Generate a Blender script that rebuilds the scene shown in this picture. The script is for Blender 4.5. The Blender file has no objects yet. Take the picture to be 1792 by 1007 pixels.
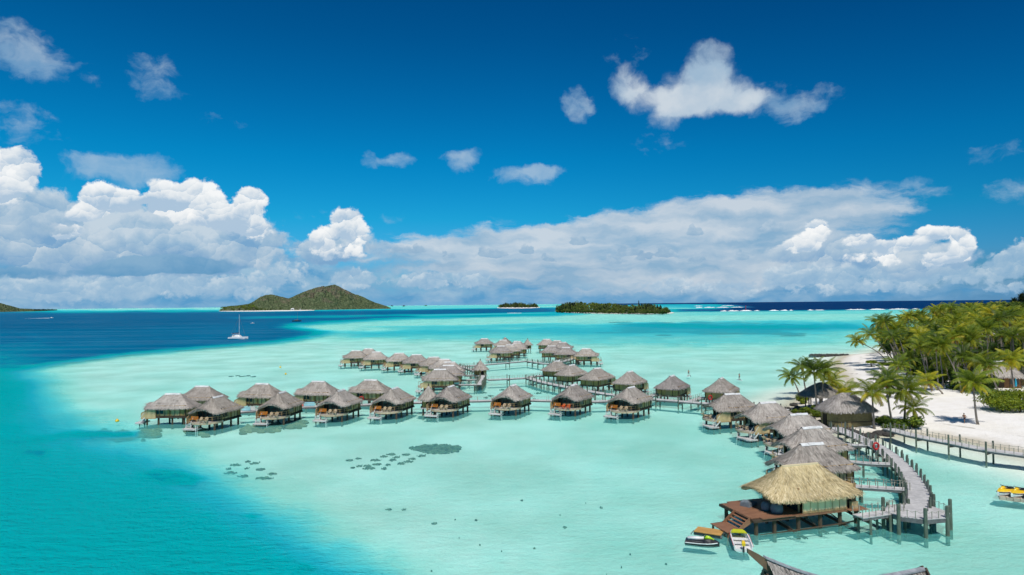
import bpy, math, random
import numpy as np
from mathutils import Vector, Matrix, Euler
R = math.radians
scene = bpy.context.scene
COL = scene.collection
rng = random.Random(7)

# ------------------------------------------------------------------ camera
F = 1195.0                       # focal length in photo pixels (1792 wide)
CAMH = 22.0
PITCH, ROLL = R(1.40), R(0.556)
f_ = Vector((0, math.cos(PITCH), math.sin(PITCH)))
r0 = Vector((1, 0, 0)); u0 = Vector((0, -math.sin(PITCH), math.cos(PITCH)))
r_ = r0*math.cos(ROLL) - u0*math.sin(ROLL)
u_ = r0*math.sin(ROLL) + u0*math.cos(ROLL)
CAM = Vector((0, 0, CAMH))
cam = bpy.data.cameras.new('camera'); camo = bpy.data.objects.new('camera', cam); COL.objects.link(camo)
M = Matrix((( r_.x, u_.x, -f_.x, 0), (r_.y, u_.y, -f_.y, 0), (r_.z, u_.z, -f_.z, CAMH), (0, 0, 0, 1)))
camo.matrix_world = M
cam.sensor_width = 36; cam.lens = 36*F/1792; cam.clip_start = 0.5; cam.clip_end = 120000
scene.camera = camo

def ray(px, py): return f_*F + r_*(px-896) + u_*(503.5-py)
def P(px, py, z=0.0):            # a point of the map, found where the sight line meets height z
    d = ray(px, py); t = (z-CAMH)/d.z
    return CAM + d*t
def AT(px, py, Y):
    d = ray(px, py); return CAM + d*(Y/d.y)
def PX(x, y, z):                 # arrays -> photo pixel
    dx, dy, dz = x, y, z-CAMH
    a = dx*f_.x+dy*f_.y+dz*f_.z; b = dx*r_.x+dy*r_.y+dz*r_.z; c = dx*u_.x+dy*u_.y+dz*u_.z
    return 896+F*b/a, 503.5-F*c/a

# ------------------------------------------------------------------ helpers
def setp(o, label=None, cat=None, group=None, kind=None):
    if label: o['label'] = label
    if cat: o['category'] = cat
    if group: o['group'] = group
    if kind: o['kind'] = kind
    return o
def empty(name, loc=(0,0,0), rz=0.0, label=None, cat=None, group=None):
    o = bpy.data.objects.new(name, None); COL.objects.link(o); o.location = loc; o.rotation_euler = (0,0,rz)
    o.empty_display_size = .2
    return setp(o, label, cat, group)
def copy_tree(o, parent=None):
    c = o.copy(); COL.objects.link(c)
    if parent is not None: c.parent = parent
    for ch in list(o.children):
        copy_tree(ch, c)
    return c
def mesh_obj(name, verts, faces, mat, parent=None, smooth=False, uvs=None, attrs=None):
    me = bpy.data.meshes.new(name)
    me.from_pydata([tuple(v) for v in verts], [], faces)
    if smooth: me.polygons.foreach_set('use_smooth', [True]*len(me.polygons))
    if uvs is not None:
        ul = me.uv_layers.new(name='UVMap')
        li = np.empty(len(me.loops), np.int32); me.loops.foreach_get('vertex_index', li)
        ul.data.foreach_set('uv', np.asarray(uvs, np.float32)[li].ravel())
    for k, a in (attrs or {}).items():
        at = me.attributes.new(k, 'FLOAT', 'POINT'); at.data.foreach_set('value', np.asarray(a, np.float32))
    if mat: me.materials.append(mat)
    me.update()
    o = bpy.data.objects.new(name, me); COL.objects.link(o)
    if parent is not None: o.parent = parent
    return o

class MB:
    """collects shapes for one mesh"""
    def __init__(s): s.v = []; s.f = []; s.uv = []; s.a = []
    def add(s, vs, fs, uv=None, a=None):
        n = len(s.v); s.v += [tuple(p) for p in vs]; s.f += [tuple(i+n for i in f) for f in fs]
        s.uv += list(uv) if uv is not None else [(0,0)]*len(vs)
        s.a += list(a) if a is not None else [0.0]*len(vs)
        return s
    def box(s, c, d, rz=0.0, bev=0.0):
        cx, cy, cz = c; x, y, z = d[0]/2, d[1]/2, d[2]/2
        co, si = math.cos(rz), math.sin(rz)
        T = lambda p: (cx+p[0]*co-p[1]*si, cy+p[0]*si+p[1]*co, cz+p[2])
        vs = [T((a*x, b*y, e*z)) for e in (-1,1) for (a,b) in ((-1,-1),(1,-1),(1,1),(-1,1))]
        s.add(vs, [(3,2,1,0),(4,5,6,7),(0,1,5,4),(1,2,6,5),(2,3,7,6),(3,0,4,7)])
        return s
    def bar(s, a, b, w, h=None, up=(0,0,1)):
        """rectangular bar from a to b"""
        a, b = Vector(a), Vector(b); h = h or w
        d = (b-a).normalized(); up = Vector(up)
        if abs(d.dot(up)) > .95: up = Vector((1,0,0))
        x = d.cross(up).normalized(); y = x.cross(d)
        vs = [p + x*(i*w/2) + y*(j*h/2) for p in (a,b) for (i,j) in ((-1,-1),(1,-1),(1,1),(-1,1))]
        s.add(vs, [(3,2,1,0),(4,5,6,7),(0,1,5,4),(1,2,6,5),(2,3,7,6),(3,0,4,7)])
        return s
    def tube(s, pts, rad, n=8, cap=True):
        pts = [Vector(p) for p in pts]
        if not hasattr(rad, '__len__'): rad = [rad]*len(pts)
        base = len(s.v); vs = []; fs = []
        for i, p in enumerate(pts):
            d = (pts[min(i+1,len(pts)-1)] - pts[max(i-1,0)]).normalized()
            up = Vector((0,0,1)) if abs(d.z) < .9 else Vector((1,0,0))
            x = d.cross(up).normalized(); y = x.cross(d)
            for k in range(n):
                t = 2*math.pi*k/n; vs.append(p + (x*math.cos(t)+y*math.sin(t))*rad[i])
        for i in range(len(pts)-1):
            for k in range(n):
                a = i*n+k; b = i*n+(k+1)%n; fs.append((a, b, b+n, a+n))
        if cap:
            fs.append(tuple(range(n-1,-1,-1))); fs.append(tuple((len(pts)-1)*n+k for k in range(n)))
        s.add(vs, fs, uv=[(k/n, i) for i in range(len(pts)) for k in range(n)])
        return s
    def lathe(s, prof, c=(0,0,0), n=16, sx=1.0, sy=1.0):
        vs = []; fs = []
        for (r, z) in prof:
            for k in range(n):
                t = 2*math.pi*k/n; vs.append((c[0]+r*math.cos(t)*sx, c[1]+r*math.sin(t)*sy, c[2]+z))
        for i in range(len(prof)-1):
            for k in range(n):
                a = i*n+k; b = i*n+(k+1)%n; fs.append((a, b, b+n, a+n))
        fs.append(tuple(range(n-1,-1,-1))); fs.append(tuple((len(prof)-1)*n+k for k in range(n)))
        s.add(vs, fs); return s
    def prism(s, poly, z0, z1):
        n = len(poly)
        s.add([(x,y,z0) for x,y in poly]+[(x,y,z1) for x,y in poly],
              [tuple(range(n-1,-1,-1)), tuple(range(n,2*n))]+[(i,(i+1)%n,(i+1)%n+n,i+n) for i in range(n)])
        return s
    def loft(s, rings, cap=True):
        n = len(rings[0]); vs = [p for r in rings for p in r]; fs = []
        for i in range(len(rings)-1):
            for k in range(n):
                a = i*n+k; b = i*n+(k+1)%n; fs.append((a,b,b+n,a+n))
        if cap: fs += [tuple(range(n-1,-1,-1)), tuple((len(rings)-1)*n+k for k in range(n))]
        s.add(vs, fs); return s
    def build(s, name, mat, parent=None, smooth=False, attr=None):
        return mesh_obj(name, s.v, s.f, mat, parent, smooth, uvs=s.uv, attrs={attr: s.a} if attr else None)

# ------------------------------------------------------------------ materials
class NT:
    def __init__(s, tree): s.t = tree; s.n = tree.nodes; s.l = tree.links
    def node(s, typ, **kw):
        n = s.n.new(typ)
        for k, v in kw.items():
            if k.startswith('i_'):
                key = k[2:]; key = int(key) if key.isdigit() else key
                s.inp(n, key, v)
            else: setattr(n, k, v)
        return n
    def inp(s, n, key, v):
        if isinstance(v, bpy.types.NodeSocket): s.l.new(v, n.inputs[key])
        elif isinstance(v, bpy.types.Node): s.l.new(v.outputs[0], n.inputs[key])
        else: n.inputs[key].default_value = v
    def math(s, op, a, b=None, c=None, clamp=False):
        n = s.n.new('ShaderNodeMath'); n.operation = op; n.use_clamp = clamp
        s.inp(n, 0, a)
        if b is not None: s.inp(n, 1, b)
        if c is not None: s.inp(n, 2, c)
        return n.outputs[0]
    def vm(s, op, a, b=None, c=None, scale=None):
        n = s.n.new('ShaderNodeVectorMath'); n.operation = op
        s.inp(n, 0, a)
        if b is not None: s.inp(n, 1, b)
        if c is not None: s.inp(n, 2, c)
        if scale is not None: s.inp(n, 'Scale', scale)
        return n.outputs['Value'] if op in ('LENGTH','DOT_PRODUCT','DISTANCE') else n.outputs[0]
    def mr(s, v, a, b, c=0.0, d=1.0, interp='LINEAR'):
        n = s.n.new('ShaderNodeMapRange'); n.interpolation_type = interp
        s.inp(n, 0, v); s.inp(n, 1, a); s.inp(n, 2, b); s.inp(n, 3, c); s.inp(n, 4, d)
        return n.outputs[0]
    def mix(s, fac, a, b, mode='MIX'):
        n = s.n.new('ShaderNodeMix'); n.data_type = 'RGBA'; n.blend_type = mode
        s.inp(n, 0, fac); s.inp(n, 6, a); s.inp(n, 7, b)
        return n.outputs[2]
    def noise(s, vec, scale, detail=4, rough=.55, dim='3D', **kw):
        n = s.n.new('ShaderNodeTexNoise'); n.noise_dimensions = dim
        if vec is not None: s.inp(n, 'Vector', vec)
        n.inputs['Scale'].default_value = scale; n.inputs['Detail'].default_value = detail; n.inputs['Roughness'].default_value = rough
        for k, v in kw.items(): n.inputs[k].default_value = v
        return n
    def ramp(s, fac, stops, interp='LINEAR'):
        n = s.n.new('ShaderNodeValToRGB'); cr = n.color_ramp; cr.interpolation = interp
        while len(cr.elements) < len(stops): cr.elements.new(.5)
        for e, (p, c) in zip(cr.elements, stops):
            e.position = p; e.color = (c[0], c[1], c[2], 1) if hasattr(c, '__len__') else (c, c, c, 1)
        s.inp(n, 0, fac); return n.outputs[0]
def c4(c): return (c[0], c[1], c[2], 1)
MATS = {}
def newmat(name):
    m = bpy.data.materials.new(name); m.use_nodes = True; t = NT(m.node_tree); m.node_tree.nodes.clear()
    out = t.node('ShaderNodeOutputMaterial'); MATS[name] = m
    return m, t, out
def mat(name, c1, c2=None, scale=2.0, rough=.75, stretch=(1,1,1), detail=5, bump=0.0, bscale=None, spec=.3, rnd=0.0, metal=0.0, lo=.3, hi=.7):
    """worn surface: two colours mixed by noise in object space, grain bump, a little difference from object to object"""
    m, t, out = newmat(name)
    tc = t.node('ShaderNodeTexCoord'); mp = t.node('ShaderNodeMapping'); t.l.new(tc.outputs['Object'], mp.inputs[0]); mp.inputs['Scale'].default_value = stretch
    oi = t.node('ShaderNodeObjectInfo')
    vec = t.vm('ADD', mp.outputs[0], t.vm('SCALE', (13.1, 7.7, 3.3), scale=t.math('MULTIPLY', oi.outputs['Random'], 9.0)))
    n = t.noise(vec, scale, detail, .6)
    c2 = c2 or tuple(x*.75 for x in c1)
    col = t.ramp(n.outputs[0], [(lo, c1), (hi, c2)])
    n2 = t.noise(vec, scale*.23, 3, .5)
    col = t.mix(1.0, col, t.ramp(n2.outputs[0], [(.3, (.82,.82,.82)), (.7, (1.12,1.12,1.12))]), 'MULTIPLY')
    if rnd:
        col = t.mix(1.0, col, t.ramp(oi.outputs['Random'], [(0, (1-rnd,)*3), (1, (1+rnd,)*3)]), 'MULTIPLY')
    b = t.node('ShaderNodeBsdfPrincipled'); t.l.new(col, b.inputs['Base Color']); b.inputs['Roughness'].default_value = rough
    b.inputs['Specular IOR Level'].default_value = spec; b.inputs['Metallic'].default_value = metal
    if bump:
        bn = t.node('ShaderNodeBump'); bn.inputs['Strength'].default_value = bump; bn.inputs['Distance'].default_value = .03
        nb = t.noise(vec, bscale or scale*3, 4, .6); t.l.new(nb.outputs[0], bn.inputs['Height']); t.l.new(bn.outputs[0], b.inputs['Normal'])
    t.l.new(b.outputs[0], out.inputs[0]); return m
# ------------------------------------------------------------------ light
SUN_EL, SUN_AZ = R(60), R(174)          # azimuth from +Y clockwise: the sun stands behind the camera
sd = bpy.data.lights.new('sun', 'SUN'); so = bpy.data.objects.new('sun', sd); COL.objects.link(so)
sd.energy = 4.0; sd.angle = R(.53); sd.color = (1.0, .955, .89)
sdir = Vector((math.cos(SUN_EL)*math.sin(SUN_AZ), math.cos(SUN_EL)*math.cos(SUN_AZ), math.sin(SUN_EL)))
so.rotation_euler = (-sdir).to_track_quat('-Z', 'Y').to_euler(); so.location = (0, -40, 120)

W = bpy.data.worlds.new('World'); scene.world = W; W.use_nodes = True
W.cycles.sampling_method = 'MANUAL'; W.cycles.sample_map_resolution = 512
wt = NT(W.node_tree); W.node_tree.nodes.clear()
wout = wt.node('ShaderNodeOutputWorld'); bg = wt.node('ShaderNodeBackground'); wt.l.new(bg.outputs[0], wout.inputs[0])
sky = wt.node('ShaderNodeTexSky', sky_type='NISHITA'); sky.sun_disc = False; sky.sun_elevation = SUN_EL; sky.sun_rotation = SUN_AZ
sky.altitude = 0; sky.air_density = 1.0; sky.dust_density = .4; sky.ozone_density = 2.5
SKYK = .10
tc = wt.node('ShaderNodeTexCoord'); D = tc.outputs['Generated']
sx = wt.node('ShaderNodeSeparateXYZ', i_0=D)
az = wt.math('ARCTAN2', sx.outputs[0], sx.outputs[1]); el = wt.math('ARCSINE', sx.outputs[2])
PP = wt.node('ShaderNodeCombineXYZ', i_0=az, i_1=el, i_2=0.0).outputs[0]
def azel(px, py):
    d = ray(px, py).normalized(); return math.atan2(d.x, d.y), math.asin(d.z)
wt.l.new(wt.node('ShaderNodeCombineXYZ', i_0=sx.outputs[0], i_1=sx.outputs[1], i_2=wt.math('MAXIMUM', sx.outputs[2], .035)).outputs[0], sky.inputs[0])
# the deep polarised blue of the photograph: saturate the sky and deepen it away from the horizon
hs = wt.node('ShaderNodeHueSaturation'); wt.l.new(sky.outputs[0], hs.inputs['Color']); hs.inputs['Saturation'].default_value = 1.45; hs.inputs['Hue'].default_value = .49
deep = wt.ramp(wt.mr(el, 0.0, .5), [(0, (.27,.55,1.12)), (.10, (.22,.60,1.06)), (.25, (.06,.72,.98)), (.42, (.015,.70,.93)), (.75, (.01,.50,.70)), (1, (.01,.40,.58))])
skyc = wt.vm('MULTIPLY', wt.vm('SCALE', hs.outputs[0], scale=SKYK), deep)
SKY0 = wt.vm('MULTIPLY', skyc, wt.ramp(wt.mr(az, -.6, .65), [(0, (1.12,1.1,1.06)), (.5, (1,1,1)), (1, (.66,.74,.80))]))

# --- clouds: puffs at places in the sky (az/el, radians), broken up by noise
WN = wt.noise(PP, 24, 5, .6, '2D'); WN2 = wt.noise(PP, 7, 2, .5, '2D')
WV = wt.vm('MULTIPLY', wt.vm('ADD', wt.vm('SUBTRACT', WN.outputs['Color'], (.5,.5,.5)), wt.vm('SUBTRACT', WN2.outputs['Color'], (.5,.5,.5))), (1,1,0))
PW = {w: wt.vm('MULTIPLY_ADD', WV, (w, w*.8, 0), PP) for w in (.009, .014, .024)}
# shared texture fields
def field(scale, seed, detail=5, rough=.58, st=(1,1,1), typ='FBM', p=None, **kw):
    n = wt.noise(wt.vm('MULTIPLY_ADD', p or PP, st, (seed, seed*.7, 0)), scale, detail, rough, '2D', **kw)
    n.noise_type = typ
    if typ == 'FBM': n.normalize = True
    return n.outputs[0]
SCRAPS = [(100,398,38,14,.7)]
for (x, y, w, k) in [(1010,421,26,1.2),(1100,441,30,1.2),(1128,452,26,.8),(1165,445,30,1.2),(785,449,22,1.1),(850,443,20,1.1),(872,446,34,1.1),(922,439,24,.9),(1215,407,22,1.1),(1355,400,34,1.1),(1075,455,30,.9),(700,440,40,.8),(735,439,18,1.1),(1220,453,26,.8),(1300,448,22,.7),(960,455,22,.6)]:
    SCRAPS += [(x, y+2, w, 6, .85*k), (x-w*.25, y-5, w*.42, 11, .8*k), (x+w*.3, y-3, w*.36, 8, .7*k)]
LAYERS = [
 # kind, warp, texture scale, seed, low, high, opacity, colours, stretch, noise amount, puffs
 ('soft', .024, 24, 2.0, .20, 1.05, .80, ((.09,.31,.57), (.38,.54,.68)), (1,3.0,1), .9,
   [(220,500,430,75,.8),(700,500,520,66,.7),(1150,490,500,80,.75),(1500,500,340,60,.7),(-60,470,300,110,.6),(60,400,150,60,.6),(360,470,230,60,.7)]),
 ('soft', .024, 15, 5.0, .18, 1.05, .88, ((.27,.44,.61), (.63,.69,.75)), (1,4.2,1), 1.25,
   [(720,445,190,40,.7),(900,440,240,60,.9),(1040,435,250,70,1),(1180,420,250,76,1),(1300,405,230,76,.9),(1400,385,200,62,.7),(1500,355,140,36,.6),(1110,480,440,54,.8),(1300,470,250,62,.6)]),
 ('soft', .024, 34, 9.0, .30, 1.75, .55, ((.28,.47,.66), (.54,.66,.75)), (1,1.6,1), 1.5,
   [(25,85,74,48,1.35),(72,122,44,28,.9),(130,135,52,22,.55),(268,132,52,44,.85),(300,165,38,18,.6),(20,195,60,24,.8),(40,235,64,24,.6),(380,215,46,13,.45),
    (170,292,75,26,1.0),(220,298,80,34,1.1),(265,292,60,32,.9),(653,283,22,22,1.1),(697,284,38,20,1.1),(800,284,42,25,1.2),(828,272,28,20,1.0),(915,308,76,22,1.15),(950,300,52,14,1.0),
    (1005,182,46,36,1.25),(1400,195,54,32,1.05),(1345,175,64,40,.9),(1440,170,40,28,.7),(1780,338,50,28,1.0),(1735,270,60,20,.55),(1560,345,95,26,.75),(1600,318,50,12,.6),(1500,325,70,16,.6),(690,383,32,13,.7),(560,380,60,14,.35),
    (1090,100,60,40,.35),(1160,250,60,40,.4)]),
 ('soft', .024, 20, 12.0, .22, 1.65, .92, ((.36,.51,.66), (.64,.71,.77)), (1,1.1,1), 1.35,
   [(1238,112,50,44,1.0),(1235,150,84,48,1.15),(1245,175,100,36,1.15),(1185,178,60,34,.85),(1102,148,50,38,1.0),(1135,170,55,30,.75),(1172,208,40,34,.95),(1318,176,54,26,.7),(1345,165,34,22,.55)]),
 ('cum', .014, 46, 3.0, .16, .66, .80, ((.28,.46,.65), (.38,.54,.69), (.60,.70,.78)), 1.3, .22, .42,
   [(625,487,66,22,1.0),(740,490,60,20,.9),(830,488,48,22,.9),(665,437,32,16,1.0),(60,500,80,28,.9),(150,505,100,30,.8),(300,500,120,28,.8),(430,505,80,28,.7),(500,480,70,28,.6),(1180,500,70,20,.7),(1290,505,70,18,.7),
    (1400,480,90,28,.9),(1500,470,80,30,.9),(1620,470,80,26,.8),(1460,505,90,18,.6),(1580,500,70,16,.6),(1700,480,50,22,.6),(1760,462,36,28,.9),(1790,450,32,34,.9),(1765,505,36,14,.7)]),
 ('cum', .014, 20, 8.0, .18, .72, .93, ((.20,.38,.60), (.36,.51,.66), (.58,.67,.75)), 1.8, .34, .44,
   [(250,420,250,72,1.0),(110,430,150,60,.8),(390,430,120,70,.9),(40,370,120,52,.85),(600,430,90,44,.75),(560,440,60,34,.7),(1440,440,120,36,.75),(1590,450,120,40,.85),(290,458,160,28,.9)]),
 ('cum', .014, 26, 14.0, .20, .56, .97, ((.42,.56,.71), (.76,.81,.85), (.94,.95,.95)), 2.6, .36, .34,
   [(10,296,44,42,1.1),(-10,330,56,36,.9),(180,350,46,32,1.05),(222,352,34,26,.8),(290,345,40,34,1.05),(352,340,46,34,1.05),(325,368,60,30,.75),(438,350,38,28,1.05),(412,385,46,36,.85),(440,405,36,26,.7),(145,372,30,18,.7),(115,404,34,15,.6),(375,375,50,26,.6),
    (612,390,38,32,1.1),(626,412,32,28,.8),(564,412,34,24,1.05),(590,440,60,20,.55),
    (1432,404,26,24,1.05),(1400,427,42,20,.95),(1500,423,28,17,1.0),(1540,432,24,13,.85),(1520,452,46,13,.5),(1592,426,34,15,.95),(1642,404,42,16,1.05),(1678,430,24,28,1.0),(1640,452,46,15,.55),(1560,450,20,20,.6)]),
 ('cum', .009, 44, 19.0, .26, .70, .80, ((.22,.39,.58), (.31,.47,.63), (.46,.58,.70)), 1.0, .15, .45,
   SCRAPS),
 ('cum', .009, 14, 23.0, .12, .50, .88, ((.08,.27,.48), (.13,.33,.55), (.22,.41,.60)), .5, .15, .50,
   [(300,464,130,18,1.0),(215,472,90,13,.9),(350,470,60,14,.9),(60,478,90,12,.5)]),
]
_F = {}
def F_(key, *a, **k):
    if key not in _F: _F[key] = field(*a, **k)
    return _F[key]
def paint(col, lay, blobs):
    kind, warp, ns, seed = lay[:4]; p = PW[warp]; acc = None
    for (px, py, rx, ry, amp) in blobs:
        a, e = azel(px, py); rx, ry = rx/F, ry/F
        c = (-a/rx, -e/ry, 1)
        chain = acc if acc is not None else col           # keeps the puffs in order for the shader compiler
        q = wt.vm('MULTIPLY_ADD', p, (1/rx, 1/ry, 0), wt.vm('MULTIPLY_ADD', chain, (1e-9,1e-9,0), c))
        v = wt.vm('SCALE', q, scale=wt.mr(wt.vm('LENGTH', q), 1.4142, 1.0, 0.0, amp, 'SMOOTHSTEP'))
        acc = v if acc is None else wt.vm('ADD', acc, v)
    sp = wt.node('ShaderNodeSeparateXYZ', i_0=acc); w = sp.outputs[2]
    vert = wt.math('DIVIDE', sp.outputs[1], wt.math('MAXIMUM', w, .02))
    chp = wt.vm('MULTIPLY_ADD', acc, (1e-9,1e-9,0), p)
    lo, hi, op = lay[4:7]
    if kind == 'soft':
        cols, st, na = lay[7:10]
        n = field(ns, seed, 6, .6, st, p=chp)
        d = wt.math('ADD', w, wt.math('MULTIPLY', wt.math('SUBTRACT', n, .5), na*1.5))
        a = wt.math('MULTIPLY', wt.mr(d, lo, hi, 0, op, 'SMOOTHSTEP'), wt.mr(w, 0.0, .22))
        n2 = field(ns*.6, seed+3, 4, .55, st, p=chp)
        sh = wt.math('ADD', wt.math('MULTIPLY', vert, .40), wt.mr(n2, .3, .7, 0, 1))
        c = wt.mix(wt.math('MULTIPLY', sh, 1.0, clamp=True), c4(cols[0]), c4(cols[1]))
        return wt.mix(a, col, c)
    cols, relief, vk, base = lay[7:11]
    wn = wt.noise(chp, 75, 3, .6, '2D'); chq = wt.vm('MULTIPLY_ADD', wt.vm('SUBTRACT', wn.outputs['Color'], (.5,.5,.5)), (.011,.009,0), chp)
    def lobes(sc, sd):
        v = wt.n.new('ShaderNodeTexVoronoi'); v.voronoi_dimensions = '2D'; v.feature = 'F1'
        wt.inp(v, 'Vector', wt.vm('MULTIPLY_ADD', chq, (1, 1.12, 1), (sd, sd*.6, 0))); v.inputs['Scale'].default_value = sc
        q = wt.vm('SCALE', wt.vm('SUBTRACT', wt.vm('MULTIPLY_ADD', chq, (1, 1.12, 1), (sd, sd*.6, 0)), v.outputs['Position']), scale=sc)
        return v.outputs['Distance'], wt.vm('DOT_PRODUCT', q, (-.25, 1.0, 0))
    d1, v1 = lobes(ns, seed); d2, v2 = lobes(ns*2.3, seed+5)
    f1 = field(ns*3.2, seed+7, 5, .62, (1,1.1,1), 'FBM', chp); f0 = field(ns*.7, seed+9, 2, .5, (1,1.3,1), 'FBM', chp)
    d = wt.math('ADD', w, wt.math('MULTIPLY', wt.math('SUBTRACT', .42, d1), .60))
    d = wt.math('ADD', d, wt.math('MULTIPLY', wt.math('SUBTRACT', .40, d2), .32))
    d = wt.math('ADD', d, wt.math('MULTIPLY', wt.math('SUBTRACT', f1, .5), 1.0))
    a = wt.math('MULTIPLY', wt.mr(d, lo, hi, 0, op, 'SMOOTHSTEP'), wt.mr(w, 0.0, .12))
    sh = wt.math('MULTIPLY_ADD', vert, vk, base)
    sh = wt.math('ADD', sh, wt.math('MULTIPLY', v1, relief*.16))
    sh = wt.math('ADD', sh, wt.math('MULTIPLY', v2, relief*.07))
    sh = wt.math('ADD', sh, wt.math('MULTIPLY', wt.math('SUBTRACT', f1, .5), .45))
    sh = wt.math('ADD', sh, wt.math('MULTIPLY', wt.math('SUBTRACT', f0, .5), .9))
    c = wt.ramp(sh, [(.12, cols[0]), (.45, cols[1]), (.74, cols[2])])
    return wt.mix(a, col, c)
PW_OUT = dict(PW); SKY_OUT = SKY0
def tile(a0, a1, e0, e1):
    """the clouds that can reach this window of the sky, as a node group"""
    global wt
    M_ = .03; todo = []
    for lay in LAYERS:
        bl = [b for b in lay[-1] if (lambda a, e: a+b[2]/F+M_ > a0 and a-b[2]/F-M_ < a1 and e+b[3]/F+M_ > e0 and e-b[3]/F-M_ < e1)(*azel(b[0], b[1]))]
        if bl: todo.append((lay, bl))
    if not todo: return PLAIN
    g = bpy.data.node_groups.new('sky window', 'ShaderNodeTree'); I = g.interface
    I.new_socket('sky', in_out='INPUT', socket_type='NodeSocketColor')
    for w in PW_OUT: I.new_socket('w%g' % w, in_out='INPUT', socket_type='NodeSocketVector')
    I.new_socket('light', in_out='OUTPUT', socket_type='NodeSocketShader')
    main = wt; wt = NT(g); gi = wt.node('NodeGroupInput'); go = wt.node('NodeGroupOutput')
    for i, w in enumerate(PW_OUT): PW[w] = gi.outputs[i+1]
    col = gi.outputs[0]
    for lay, bl in todo: col = paint(col, lay, bl)
    n = wt.node('ShaderNodeBackground'); wt.l.new(col, n.inputs[0]); wt.l.new(n.outputs[0], go.inputs[0])
    wt = main
    gn = wt.node('ShaderNodeGroup'); gn.node_tree = g; wt.l.new(SKY_OUT, gn.inputs[0])
    for i, w in enumerate(PW_OUT): wt.l.new(PW_OUT[w], gn.inputs[i+1])
    return gn.outputs[0]
PLAIN_N = wt.node('ShaderNodeBackground'); wt.l.new(SKY0, PLAIN_N.inputs[0]); PLAIN = PLAIN_N.outputs[0]
def split(val, at, lo, hi):
    m = wt.node('ShaderNodeMixShader'); wt.l.new(wt.math('GREATER_THAN', val, at), m.inputs[0]); wt.l.new(lo, m.inputs[1]); wt.l.new(hi, m.inputs[2]); return m.outputs[0]
def columns(cuts, e0, e1):
    ts = [tile(a, b, e0, e1) for a, b in zip(cuts, cuts[1:])]
    def rec(i, j):
        if j-i == 1: return ts[i]
        k = (i+j)//2; return split(az, cuts[k], rec(i, k), rec(k, j))
    return rec(0, len(ts))
E = lambda py: azel(896, py)[1]
low = columns([-.9,-.56,-.44,-.33,-.22,-.08,.08,.22,.36,.46,.56,.9], -.02, E(360))
mid = columns([-.9,-.52,-.34,-.16,.02,.22,.46,.9], E(360), E(235))
high = columns([-.9,-.44,.04,.36,.9], E(235), .62)
sky_in = split(el, E(235), split(el, E(360), low, mid), high)
sky_in = split(el, .62, split(el, -.02, PLAIN, sky_in), PLAIN)
sky_in = split(wt.math('ABSOLUTE', az), .9, sky_in, PLAIN)
wt.l.new(sky_in, wout.inputs[0]); wt.n.remove(bg)

scene.view_settings.view_transform = 'Standard'; scene.view_settings.look = 'None'
scene.view_settings.exposure = 0; scene.view_settings.gamma = 1
scene.cycles.use_denoising = True
scene.cycles.max_bounces = 6; scene.cycles.diffuse_bounces = 3; scene.cycles.glossy_bounces = 2; scene.cycles.transmission_bounces = 2
scene.cycles.transparent_max_bounces = 8; scene.cycles.caustics_reflective = False; scene.cycles.caustics_refractive = False
# ------------------------------------------------------------------ numpy helpers
def vnoise(x, y, seed=0):
    """value noise, arrays"""
    xi = np.floor(x).astype(np.int64); yi = np.floor(y).astype(np.int64); fx = x-xi; fy = y-yi
    fx = fx*fx*(3-2*fx); fy = fy*fy*(3-2*fy)
    def h(a, b):
        n = (a*374761393 + b*668265263 + seed*982451653) & 0x7fffffff
        n = ((n ^ (n >> 13))*1274126177) & 0x7fffffff
        return ((n ^ (n >> 16)) & 0xffff)/65535.0
    return (h(xi,yi)*(1-fx)+h(xi+1,yi)*fx)*(1-fy) + (h(xi,yi+1)*(1-fx)+h(xi+1,yi+1)*fx)*fy
def fbm(x, y, oct=4, seed=0):
    s = 0; a = .5; t = 0
    for i in range(oct):
        s = s + a*vnoise(x*2**i, y*2**i, seed+i); t += a; a *= .5
    return s/t
def sstep(a, b, x):
    t = np.clip((x-a)/(b-a), 0, 1); return t*t*(3-2*t)
def sdist(x, y, poly):
    """signed distance, positive inside"""
    poly = np.asarray(poly, float); d2 = np.full(x.shape, 1e18); ins = np.zeros(x.shape, bool)
    n = len(poly)
    for i in range(n):
        ax, ay = poly[i]; bx, by = poly[(i+1) % n]; ex, ey = bx-ax, by-ay
        t = np.clip(((x-ax)*ex+(y-ay)*ey)/(ex*ex+ey*ey+1e-12), 0, 1)
        d2 = np.minimum(d2, (x-ax-t*ex)**2+(y-ay-t*ey)**2)
        c = ((ay > y) != (by > y)) & (x < (bx-ax)*(y-ay)/((by-ay) if by != ay else 1e-12)+ax)
        ins ^= c
    d = np.sqrt(d2); return np.where(ins, d, -d)

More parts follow.
